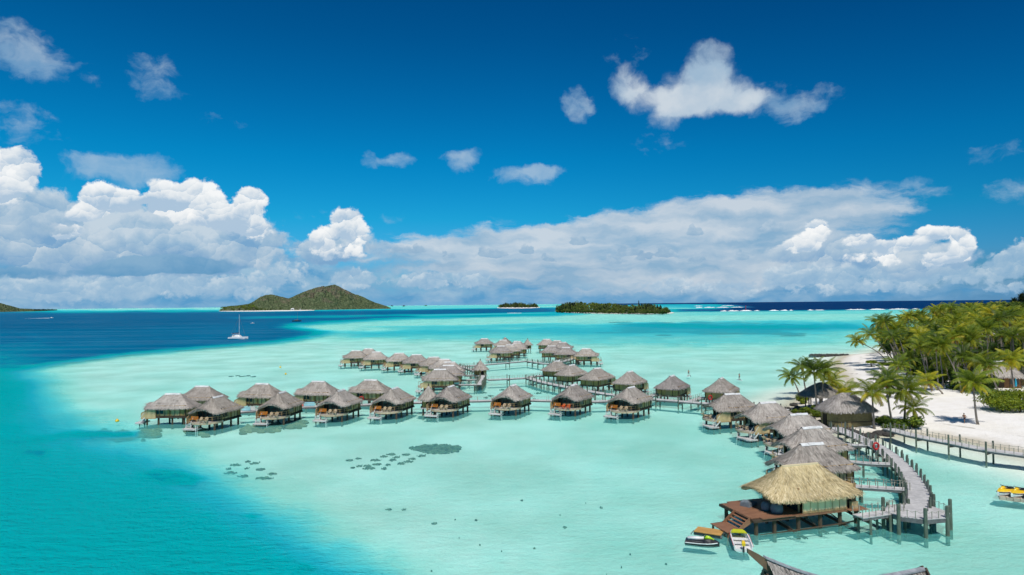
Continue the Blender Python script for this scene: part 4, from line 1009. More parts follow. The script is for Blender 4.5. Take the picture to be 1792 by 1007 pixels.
# local +X is seaward (picture left), local +Y is toward the camera
MB().box((-.9,0,F0-.12), (7.9,6.1,.2)).build('floor', M_REDDECK, V)
dk = MB()
for i in range(30): dk.box((3.1+.16*i, .0, F0-.06), (.148, 6.2 if i < 24 else 5.2, .07))
dk.build('terrace', M_REDDECK, V)
MB().box((5.45,0,F0-.25), (4.8,6.0,.24)).build('terrace_beam', M_DARK, V)
sd = MB()
for i in range(14): sd.box((-3.2-.16*i, 2.35, F0-.05), (.148, 2.4, .07))
sd.build('side_deck', M_REDDECK, V)
w = MB().box((-.55,2.92,F0+.76), (5.3,.10,1.50)).build('wall', M_CREAM, V)
mb = MB()
for i in range(7): mb.box((-3.15+i*.87,2.975,F0+.76), (.05,.05,1.48))
mb.box((-.55,2.99,F0+.10), (5.3,.06,.18)).build('batten_strip', M_TAN, w)
MB().box((-3.55,2.7,F0+.85), (.75,.12,1.65)).build('doorway', M_INNER, V)
MB().box((-4.3,1.2,F0+1.1), (.8,2.2,2.1)).box((-.8,-2.4,F0+1.1), (7.4,.1,2.1)).build('back_wall', M_BAMBOO2, V)
MB().box((-4.75,0,F0+1.1), (.10,4.8,2.1)).build('end_wall', M_BAMBOO, V)
MB().box((2.05,0,F0+1.15), (.08,4.7,2.2)).build('glass_front', M_GLASS, V)
MB().box((-4.05,2.9,F0+.35), (.75,.5,.7)).build('cabinet', M_BAMBOO2, V)
for (x, y) in [(2.1,2.35),(2.1,-2.35),(-4.75,2.35)]: MB().lathe([(.11,F0),(.10,F0+2.3)], (x,y,0), 8).build('roof_post', M_TAN, V)
post_tree(V, [(x,y) for x in (-4.6,-2.6,-.2,2.4,5.2,7.3) for y in (-2.5,2.6)], -2.0, F0-.3, .20, M_PILE, 'pile')
br = MB()
for (a, b) in [((6.9,2.65,-.05),(-2.2,2.95,.25)),((-2.2,2.95,.25),(-6.4,2.2,.2)),((7.2,-2.3,.5),(1.5,-2.4,.5))]: br.bar(a, b, .11, .11)
br.build('low_rail', M_PILE, V)
br = MB()
for i, x in enumerate((4.6,1.6,-1.6,-4.6)):
    for k in (0, .3): br.bar((x+k,-1.6,F0-.4), (x-2.1+k,4.1-(i%2)*.6,-.35), .11, .11)
    br.bar((x,2.3,F0-.4), (x-1.3,2.5,.3), .10, .10)
br.bar((-4.6,2.4,F0-.3), (-7.4,3.6,-.3), .1, .1)
br.build('brace', M_DARK, V)
# steps down to the landing
st = MB()
for i in range(5):
    f = i/4; st.box((7.75+1.15*f, 1.1, F0-.12-f*.95), (.26,2.5,.06))
s_ = st.build('steps', M_REDDECK, V)
for y in (-.2, 2.42): MB().add([(7.55,y-.04,F0-.05),(7.85,y-.04,F0+.05),(9.25,y-.04,.62),(9.15,y-.04,.40),(7.55,y-.04,F0-.45),(7.55,y+.04,F0-.05),(7.85,y+.04,F0+.05),(9.25,y+.04,.62),(9.15,y+.04,.40),(7.55,y+.04,F0-.45)],
    [(4,3,2,1,0),(5,6,7,8,9),(0,1,6,5),(1,2,7,6),(2,3,8,7),(3,4,9,8),(4,0,5,9)]).build('stringer', M_REDDECK, s_)
dk = MB()
for i in range(9): dk.box((9.1+.175*i, 1.2, .52), (.16,3.0,.08))
ld = dk.build('landing', M_REDDECK, V)
for (x, y) in ((9.1,-.1),(9.1,2.5),(10.4,-.1),(10.4,2.5)): MB().box((x,y,-.7), (.16,.16,2.36)).build('landing_leg', M_REDDECK, ld)
V.scale = (.96,.96,1)
def vloc(x, y, z=0): return V.location + Vector((.96*(x*math.cos(rz)-y*math.sin(rz)), .96*(x*math.sin(rz)+y*math.cos(rz)), z))
# things on the deck: lidded pots and a covered heap
def cover(x, y, r, h, label, k):
    l = vloc(x, y, F0-.02); o = MB().lathe([(r*.85,0),(r,h*.3),(r*.98,h*.62),(r*.7,h*.9),(r*.25,h),(.02,h*.99)], n=14, sy=.9).build('covered_armchair', M_BLUECOV, None, True)
    o.location = l; o.rotation_euler.z = k; setp(o, label, 'covered chair', 'covered furniture on the villa deck')
cover(4.25, 1.75, .62, .95, 'rounded chair under a grey-blue cover, nearest the cream wall', .3)
cover(4.75, .75, .50, .85, 'smaller rounded chair under a grey-blue cover, in the roof shade on the villa deck', 0)
l = vloc(5.4, -1.3, F0-.02); o = MB().loft([[(-.8,-.5,.0),(.8,-.5,.0),(.8,.5,.0),(-.8,.5,.0)],[(-.8,-.5,.2),(.8,-.5,.35),(.75,.4,.5),(-.8,.5,.25)],[(-.6,-.3,.28),(.5,-.35,.6),(.5,.2,.66),(-.5,.3,.38)]]).build('covered_heap', M_BLUECOV)
o.location = l; o.rotation_euler.z = rz+.5; setp(o, 'dark blue-grey tarpaulin heap at the back of the villa deck', 'tarpaulin')
# floating plywood raft
pr = P(1241, 930, .35); rt = empty('plywood_raft', (pr.x, pr.y, 0), math.radians(-30), 'flat orange plywood raft moored at the villa steps', 'raft')
MB().box((0,0,.36), (2.5,1.55,.07)).build('deck', M_PLY, rt)
for y in (-.5,.5): MB().tube([(-1.3,y,.12),(1.3,y,.12)], .17, 10).build('float', M_DECK2, rt)
MB().bar((-1.25,-.72,.45), (-1.5,-.9,.1), .06).bar((1.25,0,.38), (1.9,.2,.35), .05).build('mooring_arm', M_DECK2, rt)

# ------------------------------------------------------------------ the big pavilion whose roof reaches into the bottom of the view
c = P(1480, 990, 4.4); PV = empty('thatched_pavilion', (c.x, c.y, 0), math.radians(4), 'big grey thatched pavilion with a saddle roof and jutting prow beam', 'pavilion')
L = 10.9; NS = 44; mb = MB(); hw = 4.0
def zr_(x): return 3.35+(1.75 if x < 0 else .62)*(abs(x)/(L/2))**1.45
rg = random.Random(3)
for side in (-1, 1):
    vs = []; uv = []; fs = []; K = 14
    for i in range(NS+1):
        x = -L/2+L*i/NS
        for k in range(K+1):
            t = k/K; z = zr_(x)+(1.0+.25*(abs(x)/(L/2))**2-zr_(x))*t+.12*math.sin(math.pi*t)*-1
            vs.append((x*(1-.16*t), side*hw*t, z+rg.uniform(-.02,.02))); uv.append((x, -t*5))
    for i in range(NS):
        for k in range(K):
            q4 = (i*(K+1)+k, i*(K+1)+k+1, (i+1)*(K+1)+k+1, (i+1)*(K+1)+k); fs.append(q4 if side < 0 else q4[::-1])
    mb.add(vs, fs, uv=uv, a=[0]*len(vs))
    for _ in range(2600):
        x = rg.uniform(-L/2, L/2); t = rg.uniform(0,.95); z = zr_(x)+(1.0+.25*(abs(x)/(L/2))**2-zr_(x))*t-.12*math.sin(math.pi*t); l = rg.uniform(.25,.6); w_ = rg.uniform(.025,.06); sk = rg.uniform(-.12,.12)
        y = side*hw*t; s_ = (zr_(x)-1)/hw; X = x*(1-.16*t); tn = rg.uniform(-1,1)
        mb.add([(X-w_,y,z+.02),(X+w_,y,z+.02),(X+w_*.4+sk,y+side*l*.75,z-l*.75*s_+.06),(X-w_*.4+sk,y+side*l*.75,z-l*.75*s_+.06)], [(0,1,2,3) if side < 0 else (3,2,1,0)], uv=[(x,-t*5),(x+w_,-t*5),(x+w_,-t*5-l),(x,-t*5-l)], a=[tn]*4)
rf = mb.build('roof', TH_OLD, PV, False, 'tint')
cp = MB(); xs = np.linspace(-L/2-.1, L/2+.1, 20)
for a, b in zip(xs, xs[1:]): cp.bar((a+.01,0,zr_(a)+.02), (b-.01,0,zr_(b)+.02), .46, .10)
cp.build('ridge_cap', mat('grey_ridge_board', (.42,.44,.46), (.24,.25,.27), 2.5, .8), rf)
for sx in (-1, 1):
    g_ = MB().add([(sx*(L/2-.25),-hw*.86,1.1),(sx*(L/2-.25),hw*.86,1.1),(sx*(L/2-.25),0,zr_(L/2)-.15),(sx*(L/2-.35),-hw*.86,1.1),(sx*(L/2-.35),hw*.86,1.1),(sx*(L/2-.35),0,zr_(L/2)-.15)],
        [(0,1,2),(5,4,3),(0,3,4,1),(1,4,5,2),(2,5,3,0)]).build('gable_wall', M_DARK, PV)
    for sy in (-1, 1): MB().bar((sx*(L/2+.02),sy*.1,zr_(L/2)+.05), (sx*(L/2-.55),sy*hw*.98,1.25), .12, .28).build('barge_board', M_DARK, rf)
MB().loft([[(-L/2-1.25,-.10,5.45),(-L/2-1.25,.10,5.45),(-L/2-1.25,.10,5.75),(-L/2-1.25,-.10,5.75)],[(-L/2-.5,-.12,4.75),(-L/2-.5,.12,4.75),(-L/2-.5,.12,5.35),(-L/2-.5,-.12,5.35)],[(-L/2+.3,-.13,4.05),(-L/2+.3,.13,4.05),(-L/2+.3,.13,4.85),(-L/2+.3,-.13,4.85)]]).build('prow_beam', M_TAN if False else mat('weathered_brown_beam', (.20,.13,.075), (.12,.085,.055), 3, .8), PV)
post_tree(PV, [(x,y) for x in (-4.4,-1.5,1.5,4.4) for y in (-3.0,3.0)], -2.0, 1.35, .2, M_PILE, 'post')
MB().box((0,0,.95), (9.2,6.6,.2)).build('floor', M_DARK, PV)
# ------------------------------------------------------------------ boats
def hull(mb, L, W_, H, bow=.45, n=11, rake=.3, flat=.75, z0=0.0):
    rings = []
    for i in range(n):
        t = i/(n-1); x = -L/2+L*t
        w = W_/2*(1 if t < 1-bow else max(.02, (1-((t-(1-bow))/bow)**2.2)))*(.92+.08*min(1, t*4))
        k = z0-.12*H+rake*H*max(0, (t-.6)/.4)**2*1.2
        top = z0+H*(1+.18*t*t)
        rings.append([(x,-w,top),(x,-w*.96,k+(top-k)*.45),(x,-w*flat*.6,k),(x,w*flat*.6,k),(x,w*.96,k+(top-k)*.45),(x,w,top)])
    mb.loft(rings); return mb
def jet_ski(loc, rz, label, c_hull, c_deck, c_seat, c_top, c_stripe=None):
    r = empty('jet_ski', loc, rz, label, 'jet ski', 'jet skis')
    hull(MB(), 3.0, 1.1, .42, .5, z0=.02).build('hull', c_hull, r, False)
    MB().loft([[(-1.45,-.48,.42),(-1.45,.48,.42),(-1.45,.40,.52),(-1.45,-.40,.52)],[(-.6,-.52,.44),(-.6,.52,.44),(-.6,.34,.58),(-.6,-.34,.58)],[(.3,-.50,.46),(.3,.50,.46),(.3,.36,.74),(.3,-.36,.74)],[(.75,-.42,.48),(.75,.42,.48),(.75,.24,.78),(.75,-.24,.78)],[(1.4,-.10,.52),(1.4,.10,.52),(1.4,.06,.58),(1.4,-.06,.58)]]).build('deck', c_deck, r, False)
    MB().loft([[(-1.3,-.20,.52),(-1.3,.20,.52),(-1.3,.14,.74),(-1.3,-.14,.74)],[(-.6,-.20,.56),(-.6,.20,.56),(-.6,.15,.82),(-.6,-.15,.82)],[(.15,-.16,.62),(.15,.16,.62),(.15,.12,.86),(.15,-.12,.86)]]).build('seat', c_seat, r, True)
    MB().loft([[(.2,-.22,.70),(.2,.22,.70),(.2,.16,1.0),(.2,-.16,1.0)],[(.6,-.2,.74),(.6,.2,.74),(.6,.1,.98),(.6,-.1,.98)],[(1.05,-.10,.62),(1.05,.10,.62),(1.05,.05,.72),(1.05,-.05,.72)]]).build('cowling', c_top, r, True)
    MB().tube([(.22,-.40,1.04),(.32,-.14,1.02),(.32,.14,1.02),(.22,.40,1.04)], .035, 6).build('handlebar', M_BLACK, r)
    if c_stripe:
        for s in (-1, 1): MB().tube([(-1.45,s*.545,.36),(-.2,s*.56,.38),(.45,s*.50,.40),(.95,s*.36,.43),(1.35,s*.15,.47)], .045, 6).build('side_stripe', c_stripe, r)
    for s in (-1, 1): MB().loft([[(-.9,s*.38-.07,.50),(-.9,s*.38+.07,.50),(-.9,s*.38+.07,.53),(-.9,s*.38-.07,.53)],[(.1,s*.38-.07,.51),(.1,s*.38+.07,.51),(.1,s*.38+.07,.54),(.1,s*.38-.07,.54)]]).build('foot_well', M_DECK2, r)
    return r
p = P(1229, 951, .1)
jet_ski((p.x, p.y, -.17), math.radians(-21), 'black, white and lime jet ski floating beside the plywood raft', M_BLACK, M_BLACK, M_WHITE, M_LIME, M_WHITE)
# moored dinghy
p = P(1296, 951, .1); r = empty('dinghy', (p.x, p.y, 0), math.radians(79), 'small white motor dinghy with a yellow-green bow cover moored at the raft', 'dinghy')
mb = MB(); n = 12; R1, R2 = [], []
hull_r = []
for i in range(n):
    t = i/(n-1); x = -1.9+3.8*t; w = .82*(1 if t < .55 else 1-.30*((t-.55)/.45)**2); top = .55+.12*t
    hull_r.append([(x,-w,top),(x,-w*.92,.1),(x,-w*.5,-.12),(x,w*.5,-.12),(x,w*.92,.1),(x,w,top),(x,w*.88,top),(x,w*.80,.22),(x,-w*.80,.22),(x,-w*.88,top)])
mb.loft(hull_r).build('hull', M_WHITE, r)
MB().loft([[(.95,-.74,.70),(.95,.74,.70),(.95,.6,.80),(.95,-.6,.80)],[(1.5,-.64,.72),(1.5,.64,.72),(1.5,.5,.83),(1.5,-.5,.83)],[(1.88,-.5,.70),(1.88,.5,.70),(1.88,.4,.78),(1.88,-.4,.78)]]).build('bow_cover', M_YG, r)
MB().box((-.9,0,.42), (.36,1.3,.06)).box((.2,0,.42), (.3,1.36,.06)).build('thwart', M_WHITEP, r)
e = MB().loft([[(-2.1,-.13,.55),(-1.8,-.13,.55),(-1.8,.13,.55),(-2.1,.13,.55)],[(-2.15,-.16,.80),(-1.75,-.16,.80),(-1.75,.16,.80),(-2.15,.16,.80)],[(-2.08,-.1,.98),(-1.82,-.1,.98),(-1.82,.1,.98),(-2.08,.1,.98)]]).build('outboard_motor', M_YEL, r)
MB().box((-2.02,0,.15), (.16,.12,.8)).box((-2.02,0,-.25),(.4,.05,.1)).build('motor_leg', M_BLACK, e)
MB().box((-1.62,0,.62), (.5,.05,.05)).build('tiller', M_BLACK, e)
MB().bar((-1.9,-.83,.50), (1.0,-.83,.60), .05, .06).bar((-1.9,.83,.50), (1.0,.83,.60), .05, .06).build('rub_strip', M_REDP, r)
# floating dock with hired jet skis
p = P(1800, 873, .2); dock_rz = math.radians(-31)
dk = empty('floating_dock', (p.x, p.y, 0), dock_rz, 'low pale floating dock carrying a row of yellow jet skis', 'dock')
mb = MB()
for i in range(9): 
    for j in range(4): mb.box((-2.4+.62*i, -.95+.62*j, .18), (.58,.58,.36))
mb.build('pontoon', mat('pale_pontoon', (.55,.47,.36), (.42,.36,.28), 3, .8), dk)
co, si = math.cos(dock_rz), math.sin(dock_rz)
for i, d in enumerate(['outermost', 'second from the outer end', 'third from the outer end', 'last one in view']):
    a = -2.05+1.22*i; x = p.x+a*co; y = p.y+a*si
    jet_ski((x, y, .36), math.radians(205), f'white, yellow and black jet ski parked on the floating dock, {d}', M_WHITE, M_YEL, M_BLACK, M_YEL, M_BLACK)
x, y = p.x+.9*co-3.2*-si, p.y+.9*si+2.6*co
rb = empty('inflatable_boat', (p.x+1.6, p.y+2.6, 0), .1, 'blue-grey inflatable boat behind the row of jet skis', 'inflatable boat')
MB().tube([(-1.4,-.6,.25),(.7,-.6,.28),(1.3,-.3,.34),(1.45,0,.36),(1.3,.3,.34),(.7,.6,.28),(-1.4,.6,.25)], .2, 10).build('tube', mat('blue_grey_rubber', (.10,.16,.24), (.07,.12,.19), 3, .6), rb, True)
MB().box((-.1,0,.12), (2.6,.9,.08)).build('floor', M_DECK2, rb)
# catamaran at anchor
p = P(417, 594, 0); r = empty('catamaran', (p.x, p.y, 0), math.radians(-6), 'white sailing catamaran with bare mast at anchor on the dark blue channel', 'catamaran')
for y in (-2.4, 2.4):
    mb = hull(MB(), 11.6, 1.5, 1.5, .55, 13, .2, .5); h = mb.build('hull', M_WHITE, r); h.location.y = y
MB().box((-.6,0,1.45), (7.0,4.6,.5)).build('bridge_deck', M_WHITE, r)
cb = MB().loft([[(-3.6,-1.9,1.7),(-3.6,1.9,1.7),(-3.3,1.7,3.0),(-3.3,-1.7,3.0)],[(-.5,-2.0,1.7),(-.5,2.0,1.7),(-.7,1.7,3.05),(-.7,-1.7,3.05)],[(2.1,-1.6,1.7),(2.1,1.6,1.7),(.9,1.2,2.8),(.9,-1.2,2.8)]]).build('cabin', M_WHITE, r)
MB().bar((-3.0,-1.88,2.45), (.6,-1.62,2.40), .06, .5).bar((-3.0,1.88,2.45), (.6,1.62,2.40), .06, .5).build('cabin_window', M_GLASS, cb)
MB().lathe([(.13,1.7),(.12,9),(.08,16.8)], (.7,0,0), 8).build('mast', M_WHITEP, r)
MB().tube([(.6,0,3.9),(-4.6,0,3.7)], .14, 8).build('boom', M_WHITEP, r)
MB().loft([[(.4,-.22,3.95),(.4,.22,3.95),(.4,.1,4.5),(.4,-.1,4.5)],[(-4.4,-.18,3.8),(-4.4,.18,3.8),(-4.4,.08,4.1),(-4.4,-.08,4.1)]]).build('sail_cover', mat('navy_canvas', (.02,.03,.08), (.015,.02,.06), 3, .8), r)
MB().bar((5.2,0,1.7), (.75,0,14.8), .07).bar((-5,2.2,1.6), (.7,0,15.2), .05).bar((-5,-2.2,1.6), (.7,0,15.2), .05).build('rigging', M_DECK2, r)
# far sailing boat and motor boats
p = P(519.5, 563, 0); r = empty('sailing_boat', (p.x, p.y, 0), .1, 'dark sailing boat with a bare mast beyond the catamaran', 'sailing boat')
hull(MB(), 13, 3.6, 1.6, .5).build('hull', mat('dark_blue_hull', (.03,.05,.09), (.02,.035,.07), 2, .4), r)
MB().box((-.6,0,2.1), (5,2.2,.9)).build('cabin', M_DECK2, r); MB().lathe([(.14,1.6),(.09,15)], (.8,0,0), 6).build('mast', M_DECK2, r)
def motorboat(px, py, L, rz, label, wake=0):
    p = P(px, py, 0); r = empty('motor_boat', (p.x, p.y, 0), rz, label, 'motor boat', 'far motor boats')
    hull(MB(), L, L*.3, L*.13, .5).build('hull', M_WHITE, r)
    MB().loft([[(-L*.15,-L*.1,L*.13),(-L*.15,L*.1,L*.13),(-L*.15,L*.09,L*.28),(-L*.15,-L*.09,L*.28)],[(L*.15,-L*.1,L*.13),(L*.15,L*.1,L*.13),(L*.05,L*.08,L*.28),(L*.05,-L*.08,L*.28)]]).build('cabin', M_WHITEP, r)
    if wake:
        v = []; rg = random.Random(px)
        for i in range(25):
            t = i/24; x = -L*.4-wake*t; hw_ = .6+wake*.02*(1-(2*t-1)**2)+rg.uniform(0,.5); v += [(x,-hw_,.03),(x,0,.03+.55*(1-t)),(x,hw_,.03)]
        f = []
        for i in range(24):
            for k in (0, 1): f.append((i*3+k, i*3+k+1, i*3+k+4, i*3+k+3))
        o = mesh_obj('wake', v, f, M_FOAM); o.location = (p.x, p.y, 0); o.rotation_euler.z = rz; setp(o, kind='stuff')
motorboat(90, 557.2, 9, 0.02, 'white motor boat running with a long foam wake on the dark channel', 60)
motorboat(1180/4.978+360, 541.3, 9, .3, 'small white motor boat off the right end of the green island')
motorboat(597, 541.2, 10, 2.9, 'white motor boat under the steep end of the green island')
motorboat(442, 566.5, 5, .5, 'tiny white boat just above the catamaran mast side')
p = P(1305, 543.5, 0); r = empty('channel_marker', (p.x, p.y, 0), 0, 'red channel marker standing at the reef pass', 'channel marker')
MB().lathe([(1.6,-1),(1.4,1.0),(.5,1.2),(.5,9)], n=10).build('pillar', M_REDP, r); MB().lathe([(1.1,9),(1.1,11),(.1,12)], n=10).build('topmark', M_REDP, r)
def buoy(px, py, label):
    p = P(px, py, 0); r = empty('mooring_buoy', (p.x, p.y, 0), 0, label, 'buoy', 'yellow mooring buoys'); r.scale = (.7,.7,.7)
    MB().lathe([(.05,-.3),(.42,-.1),(.52,.2),(.40,.5),(.12,.68),(.05,.8)], n=12).build('float', M_YEL, r, True)
    MB().tube([(.1*math.cos(a), 0, .86+.1*math.sin(a)) for a in np.linspace(0, 2*math.pi, 9)], .025, 5, False).build('ring', M_DECK2, r)
buoy(205, 738, 'yellow mooring buoy alone near the lagoon tip'); buoy(490.5, 643.5, 'yellow mooring buoy, farther of the close pair'); buoy(500, 655.5, 'yellow mooring buoy, nearer of the close pair')
# ------------------------------------------------------------------ palms
def palm_crown(seed, nf=22, fl=4.2, green=.3, old=.3, lean=(0.5,0.15)):
    rg = random.Random(seed); mb = MB()
    for i in range(nf):
        az_ = i*2.39996+rg.uniform(-.25,.25); f = (i+.5)/nf
        e0 = R(78-95*f+rg.uniform(-9,9)); L = fl*(.72+.38*math.sin(math.pi*min(1,f*1.15+.12)))*rg.uniform(.88,1.1)
        tint = green+(.28 if f > .6 else 0)*rg.random()+rg.uniform(-.14,.14)
        if f > 1-old*.30: tint = rg.uniform(.58,.95)
        if f < .12: tint = green-.05+.25*rg.random()
        droop = rg.uniform(1.15,1.75)*(.75+.5*f); n = 13; p = Vector((0,0,0)); pts = [p.copy()]; e = e0; a2 = az_
        for k in range(n):
            e -= droop/n*(.35+1.3*k/n); a2 += rg.uniform(-.02,.02)
            wind = Vector((lean[0],lean[1],0))*(.030*k)
            d = Vector((math.cos(a2)*math.cos(e), math.sin(a2)*math.cos(e), math.sin(e)))+wind; d.normalize()
            p = p+d*(L/n); pts.append(p.copy())
        tw = rg.uniform(-.35,.35)
        for k in range(n):                                   # rachis
            a, b = pts[k], pts[k+1]; d = (b-a).normalized(); sd = d.cross(Vector((0,0,1))); sd = sd.normalized() if sd.length > .05 else Vector((1,0,0))
            w = .055*(1-k/n)+.012
            mb.add([a-sd*w, a+sd*w, b+sd*w*.85, b-sd*w*.85], [(0,1,2,3)], a=[min(1,tint+.25)]*4)
        m_ = 26
        for k in range(m_):
            t = .10+.90*(k+.5)/m_; j = min(int(t*n), n-1); q_ = pts[j].lerp(pts[j+1], t*n-j); d = (pts[j+1]-pts[j]).normalized()
            sd = d.cross(Vector((0,0,1))); sd = sd.normalized() if sd.length > .05 else Vector((1,0,0)); up = sd.cross(d)
            ll = L*.25*(math.sin(math.pi*(.12+.85*t))**.7)*rg.uniform(.85,1.12)
            for s in (-1, 1):
                dirv = (sd*s*1.0+d*.55+up*(.22-.75*(.4+.6*f)+tw*s)+Vector((0,0,-.30-.25*f))).normalized()
                tip = q_+dirv*ll; mid = q_+dirv*ll*.5+Vector((0,0,.05*ll)); w = d*(.040+.008*fl*.4)
                tn = tint+rg.uniform(-.09,.09)
                mb.add([q_-w*.6, q_+w*.6, mid+w, mid-w, tip+Vector((0,0,-.10*ll))], [(0,1,2,3),(3,2,4)], a=[tn,tn,tn,tn,tn+.12])
    return mb.build('crown', M_PALM, None, False, 'tint').data
CROWNS = [palm_crown(11+i, 20+i % 4*2, 4.0+.25*(i % 3), [.10,.34,.40,.48,.18,.46,.14,.55][i], [.2,.3,.45,.3,.5,.35,.25,.6][i]) for i in range(8)]
for o in [o for o in bpy.data.objects if o.name.startswith('crown')]: bpy.data.objects.remove(o)
def coco_mesh():
    mb = MB(); rg = random.Random(5)
    for i in range(8):
        a = i*.8; mb.lathe([(.03,-.16),(.13,-.05),(.14,.05),(.03,.16)], (.28*math.cos(a), .28*math.sin(a), -.25+rg.uniform(-.12,.1)), 7)
    o = mb.build('coconut_cluster', M_COCO); d = o.data; bpy.data.objects.remove(o); return d
COCO = coco_mesh()
def palm(base, crown, label, group, ci, size=1.0, name='coconut_palm', curve=.0, rz=None, coco=False, r0=.20):
    """trunk from base to crown point (world), bending as it goes up"""
    base = Vector(base); crown = Vector(crown); root = empty(name, base, 0, label, 'palm tree', group)
    d = crown-base; h = d.length; n = 9; pts = []; rad = []
    for i in range(n):
        t = i/(n-1); hor = Vector((d.x, d.y, 0)); p = hor*(t**(1-curve) if curve >= 0 else t**(1-curve))+Vector((0,0,d.z*t))
        pts.append(p+Vector((0,0,-.3 if i == 0 else 0))); rad.append(r0*(1.45 if i == 0 else 1.0-.42*t))
    MB().tube(pts, rad, 8).build('trunk', M_TRUNK, root, True)
    c = bpy.data.objects.new('crown', CROWNS[ci % 8]); COL.objects.link(c); c.parent = root; c.location = d+Vector((0,0,.05))
    c.scale = (size, size, size*rng.uniform(.92,1.08)); c.rotation_euler = (R(rng.uniform(-6,6)), R(rng.uniform(-6,6)), rz if rz is not None else rng.uniform(-.5,.5))
    if coco:
        k = bpy.data.objects.new('coconut_cluster', COCO); COL.objects.link(k); k.parent = root; k.location = d+Vector((0,0,-.1)); k.scale = (size*1.3,)*3
    return root
FAR_PARTS = []
def to_far(root):
    """the palms past the 300 largest go into one far_palms object"""
    rm = Matrix.Translation(root.location) @ root.rotation_euler.to_matrix().to_4x4()
    for ch in list(root.children):
        FAR_PARTS.append((ch.data, rm @ (Matrix.Translation(ch.location) @ ch.rotation_euler.to_matrix().to_4x4() @ Matrix.Diagonal((*ch.scale, 1))), 0 if ch.name.startswith('trunk') else 1))
        bpy.data.objects.remove(ch)
    bpy.data.objects.remove(root)
def gp(x, y):       # a point on the sand under a sight line
    z = .8
    for _ in range(4):
        p = P(x, y, z); z = ground_z(p.x, p.y)
    return Vector((p.x, p.y, z))
def near_palm(bx, by, cx, cy, label, group, ci, size, dy=0.0, **kw):
    b = gp(bx, by); c = AT(cx, cy, b.y+dy); palm(b, c, label, group, ci, size*.88, **kw)
G1 = 'palms around the open shelter'; G2 = 'palms behind the shore hut'
near_palm(1400.6,699,1385.7,661,'tall palm leaning out over the water, outermost beside the open shelter',G1,0,1.05,curve=-.5)
near_palm(1411,690,1403,643,'slender palm with a high crown behind the one leaning over the water',G1,1,1.0,coco=True)
near_palm(1429.7,722,1424.5,651,'straight palm in front of the open shelter, dense dark crown',G1,6,1.15)
near_palm(1432,719,1443,648,'palm whose thin trunk slants across the shelter to the land side',G1,2,1.05,curve=.3)
near_palm(1456,708,1456,668,'short green palm between the shelter and the shore hut',G1,3,.95)
near_palm(1479,713,1478,690,'low bushy yellow-green palm beside the shore hut roof',G1,7,1.15)
near_palm(1468,716,1467,695,'lowest yellow palm with arching fronds beside the open shelter',G1,5,.85)
near_palm(1530,751,1526,688,'palm with yellow hanging fronds standing against the shore hut',G2,2,1.1,coco=True)
near_palm(1564,746,1551,672,'tall palm with orange coconuts behind the shore hut',G2,0,1.1,coco=True,curve=.4)
near_palm(1582,744,1586,684,'big palm with long curving fronds at the jetty root',G2,3,1.35)
near_palm(1600,750,1598,716,'small young palm at the jetty root under the big palm',G2,5,.85)
near_palm(1558,696,1553,660,'dark full-crowned palm in the middle of the sand behind the shore hut',G2,6,1.15)
near_palm(1570,690,1572,640,'palm with upright dark crown between the beach and the grove edge',G2,0,1.1)
near_palm(1712,743,1703,671,'lone palm on the open beach, its trunk bending toward the sea','palms on the open beach',6,1.2,curve=.5,r0=.19)
near_palm(1549.6,634,1500,598,'far palm leaning low over the water from the sand spit','palms on the sand spit',7,1.15,curve=-.8)
near_palm(1568,640,1523,585,'palm leaning out from the edge of the grove, above the low leaning one','palms on the sand spit',4,1.2,curve=-.3)
near_palm(1585,640,1536,566,'tallest slender palm at the seaward edge of the grove','palms on the sand spit',1,1.15,curve=.1)
near_palm(1590,650,1548,562,'dense dark palm beside the tallest slender one at the grove edge','palms on the sand spit',0,1.2,curve=.1)
near_palm(1753,692,1730,640,'palm whose trunk slants across the roof of the grove house','palms by the grove house',1,1.15,curve=.3)
near_palm(1776,690,1768,632,'straight palm in front of the thatched annex, beside the closed parasol','palms by the grove house',3,1.2)
near_palm(1718,688,1712,634,'palm beside the seaward wall of the grove house','palms by the grove house',2,1.1)
near_palm(1650,690,1622,668,'low palm with a long leaning trunk at the shaded edge of the grove','palms on the open beach',5,1.0,curve=-.4)

# ------------------------------------------------------------------ leaf-built shrubs and trees
def leaf_crown(name, seed, n, ex, lsize, mat_, lobes=9, flat=.0, tmul=1.0):
    """many small leaves through the volume of several overlapping clumps"""
    rg = random.Random(seed); mb = MB(); L = []
    for i in range(lobes):
        a = rg.uniform(0, 2*math.pi); r = rg.uniform(.25,.72); z = rg.uniform(.25,.8)
        L.append((Vector((ex[0]*r*math.cos(a), ex[1]*r*math.sin(a), ex[2]*z)), rg.uniform(.28,.50), rg.uniform(-.15,.25)))
    for i in range(n):
        c, s, tv = L[rg.randrange(lobes)]
        d = Vector((rg.gauss(0,1), rg.gauss(0,1), rg.gauss(0,1))).normalized()*(rg.random()**.38)
        p = c+Vector((d.x*ex[0]*s, d.y*ex[1]*s, d.z*ex[2]*s*.8))
        if p.z < .02: p.z = rg.uniform(.02,.3)
        nr = (d+Vector((rg.uniform(-.6,.6), rg.uniform(-.6,.6), rg.uniform(-.1,.9)))).normalized(); u = nr.cross(Vector((rg.uniform(-1,1),rg.uniform(-1,1),rg.uniform(-1,1)))); u = u.normalized() if u.length > .01 else Vector((1,0,0)); v = nr.cross(u)
        l = lsize*rg.uniform(.6,1.35); w = l*.42; tn = max(0, min(1, .42+tv+rg.uniform(-.3,.3)))*tmul
        mb.add([p-u*l*.5, p+v*w*.5, p+u*l*.5+nr*-.1*l, p-v*w*.5], [(0,1,2,3)], a=[tn]*4)
    o = mb.build(name, mat_, None, False, 'tint'); d = o.data; bpy.data.objects.remove(o); return d
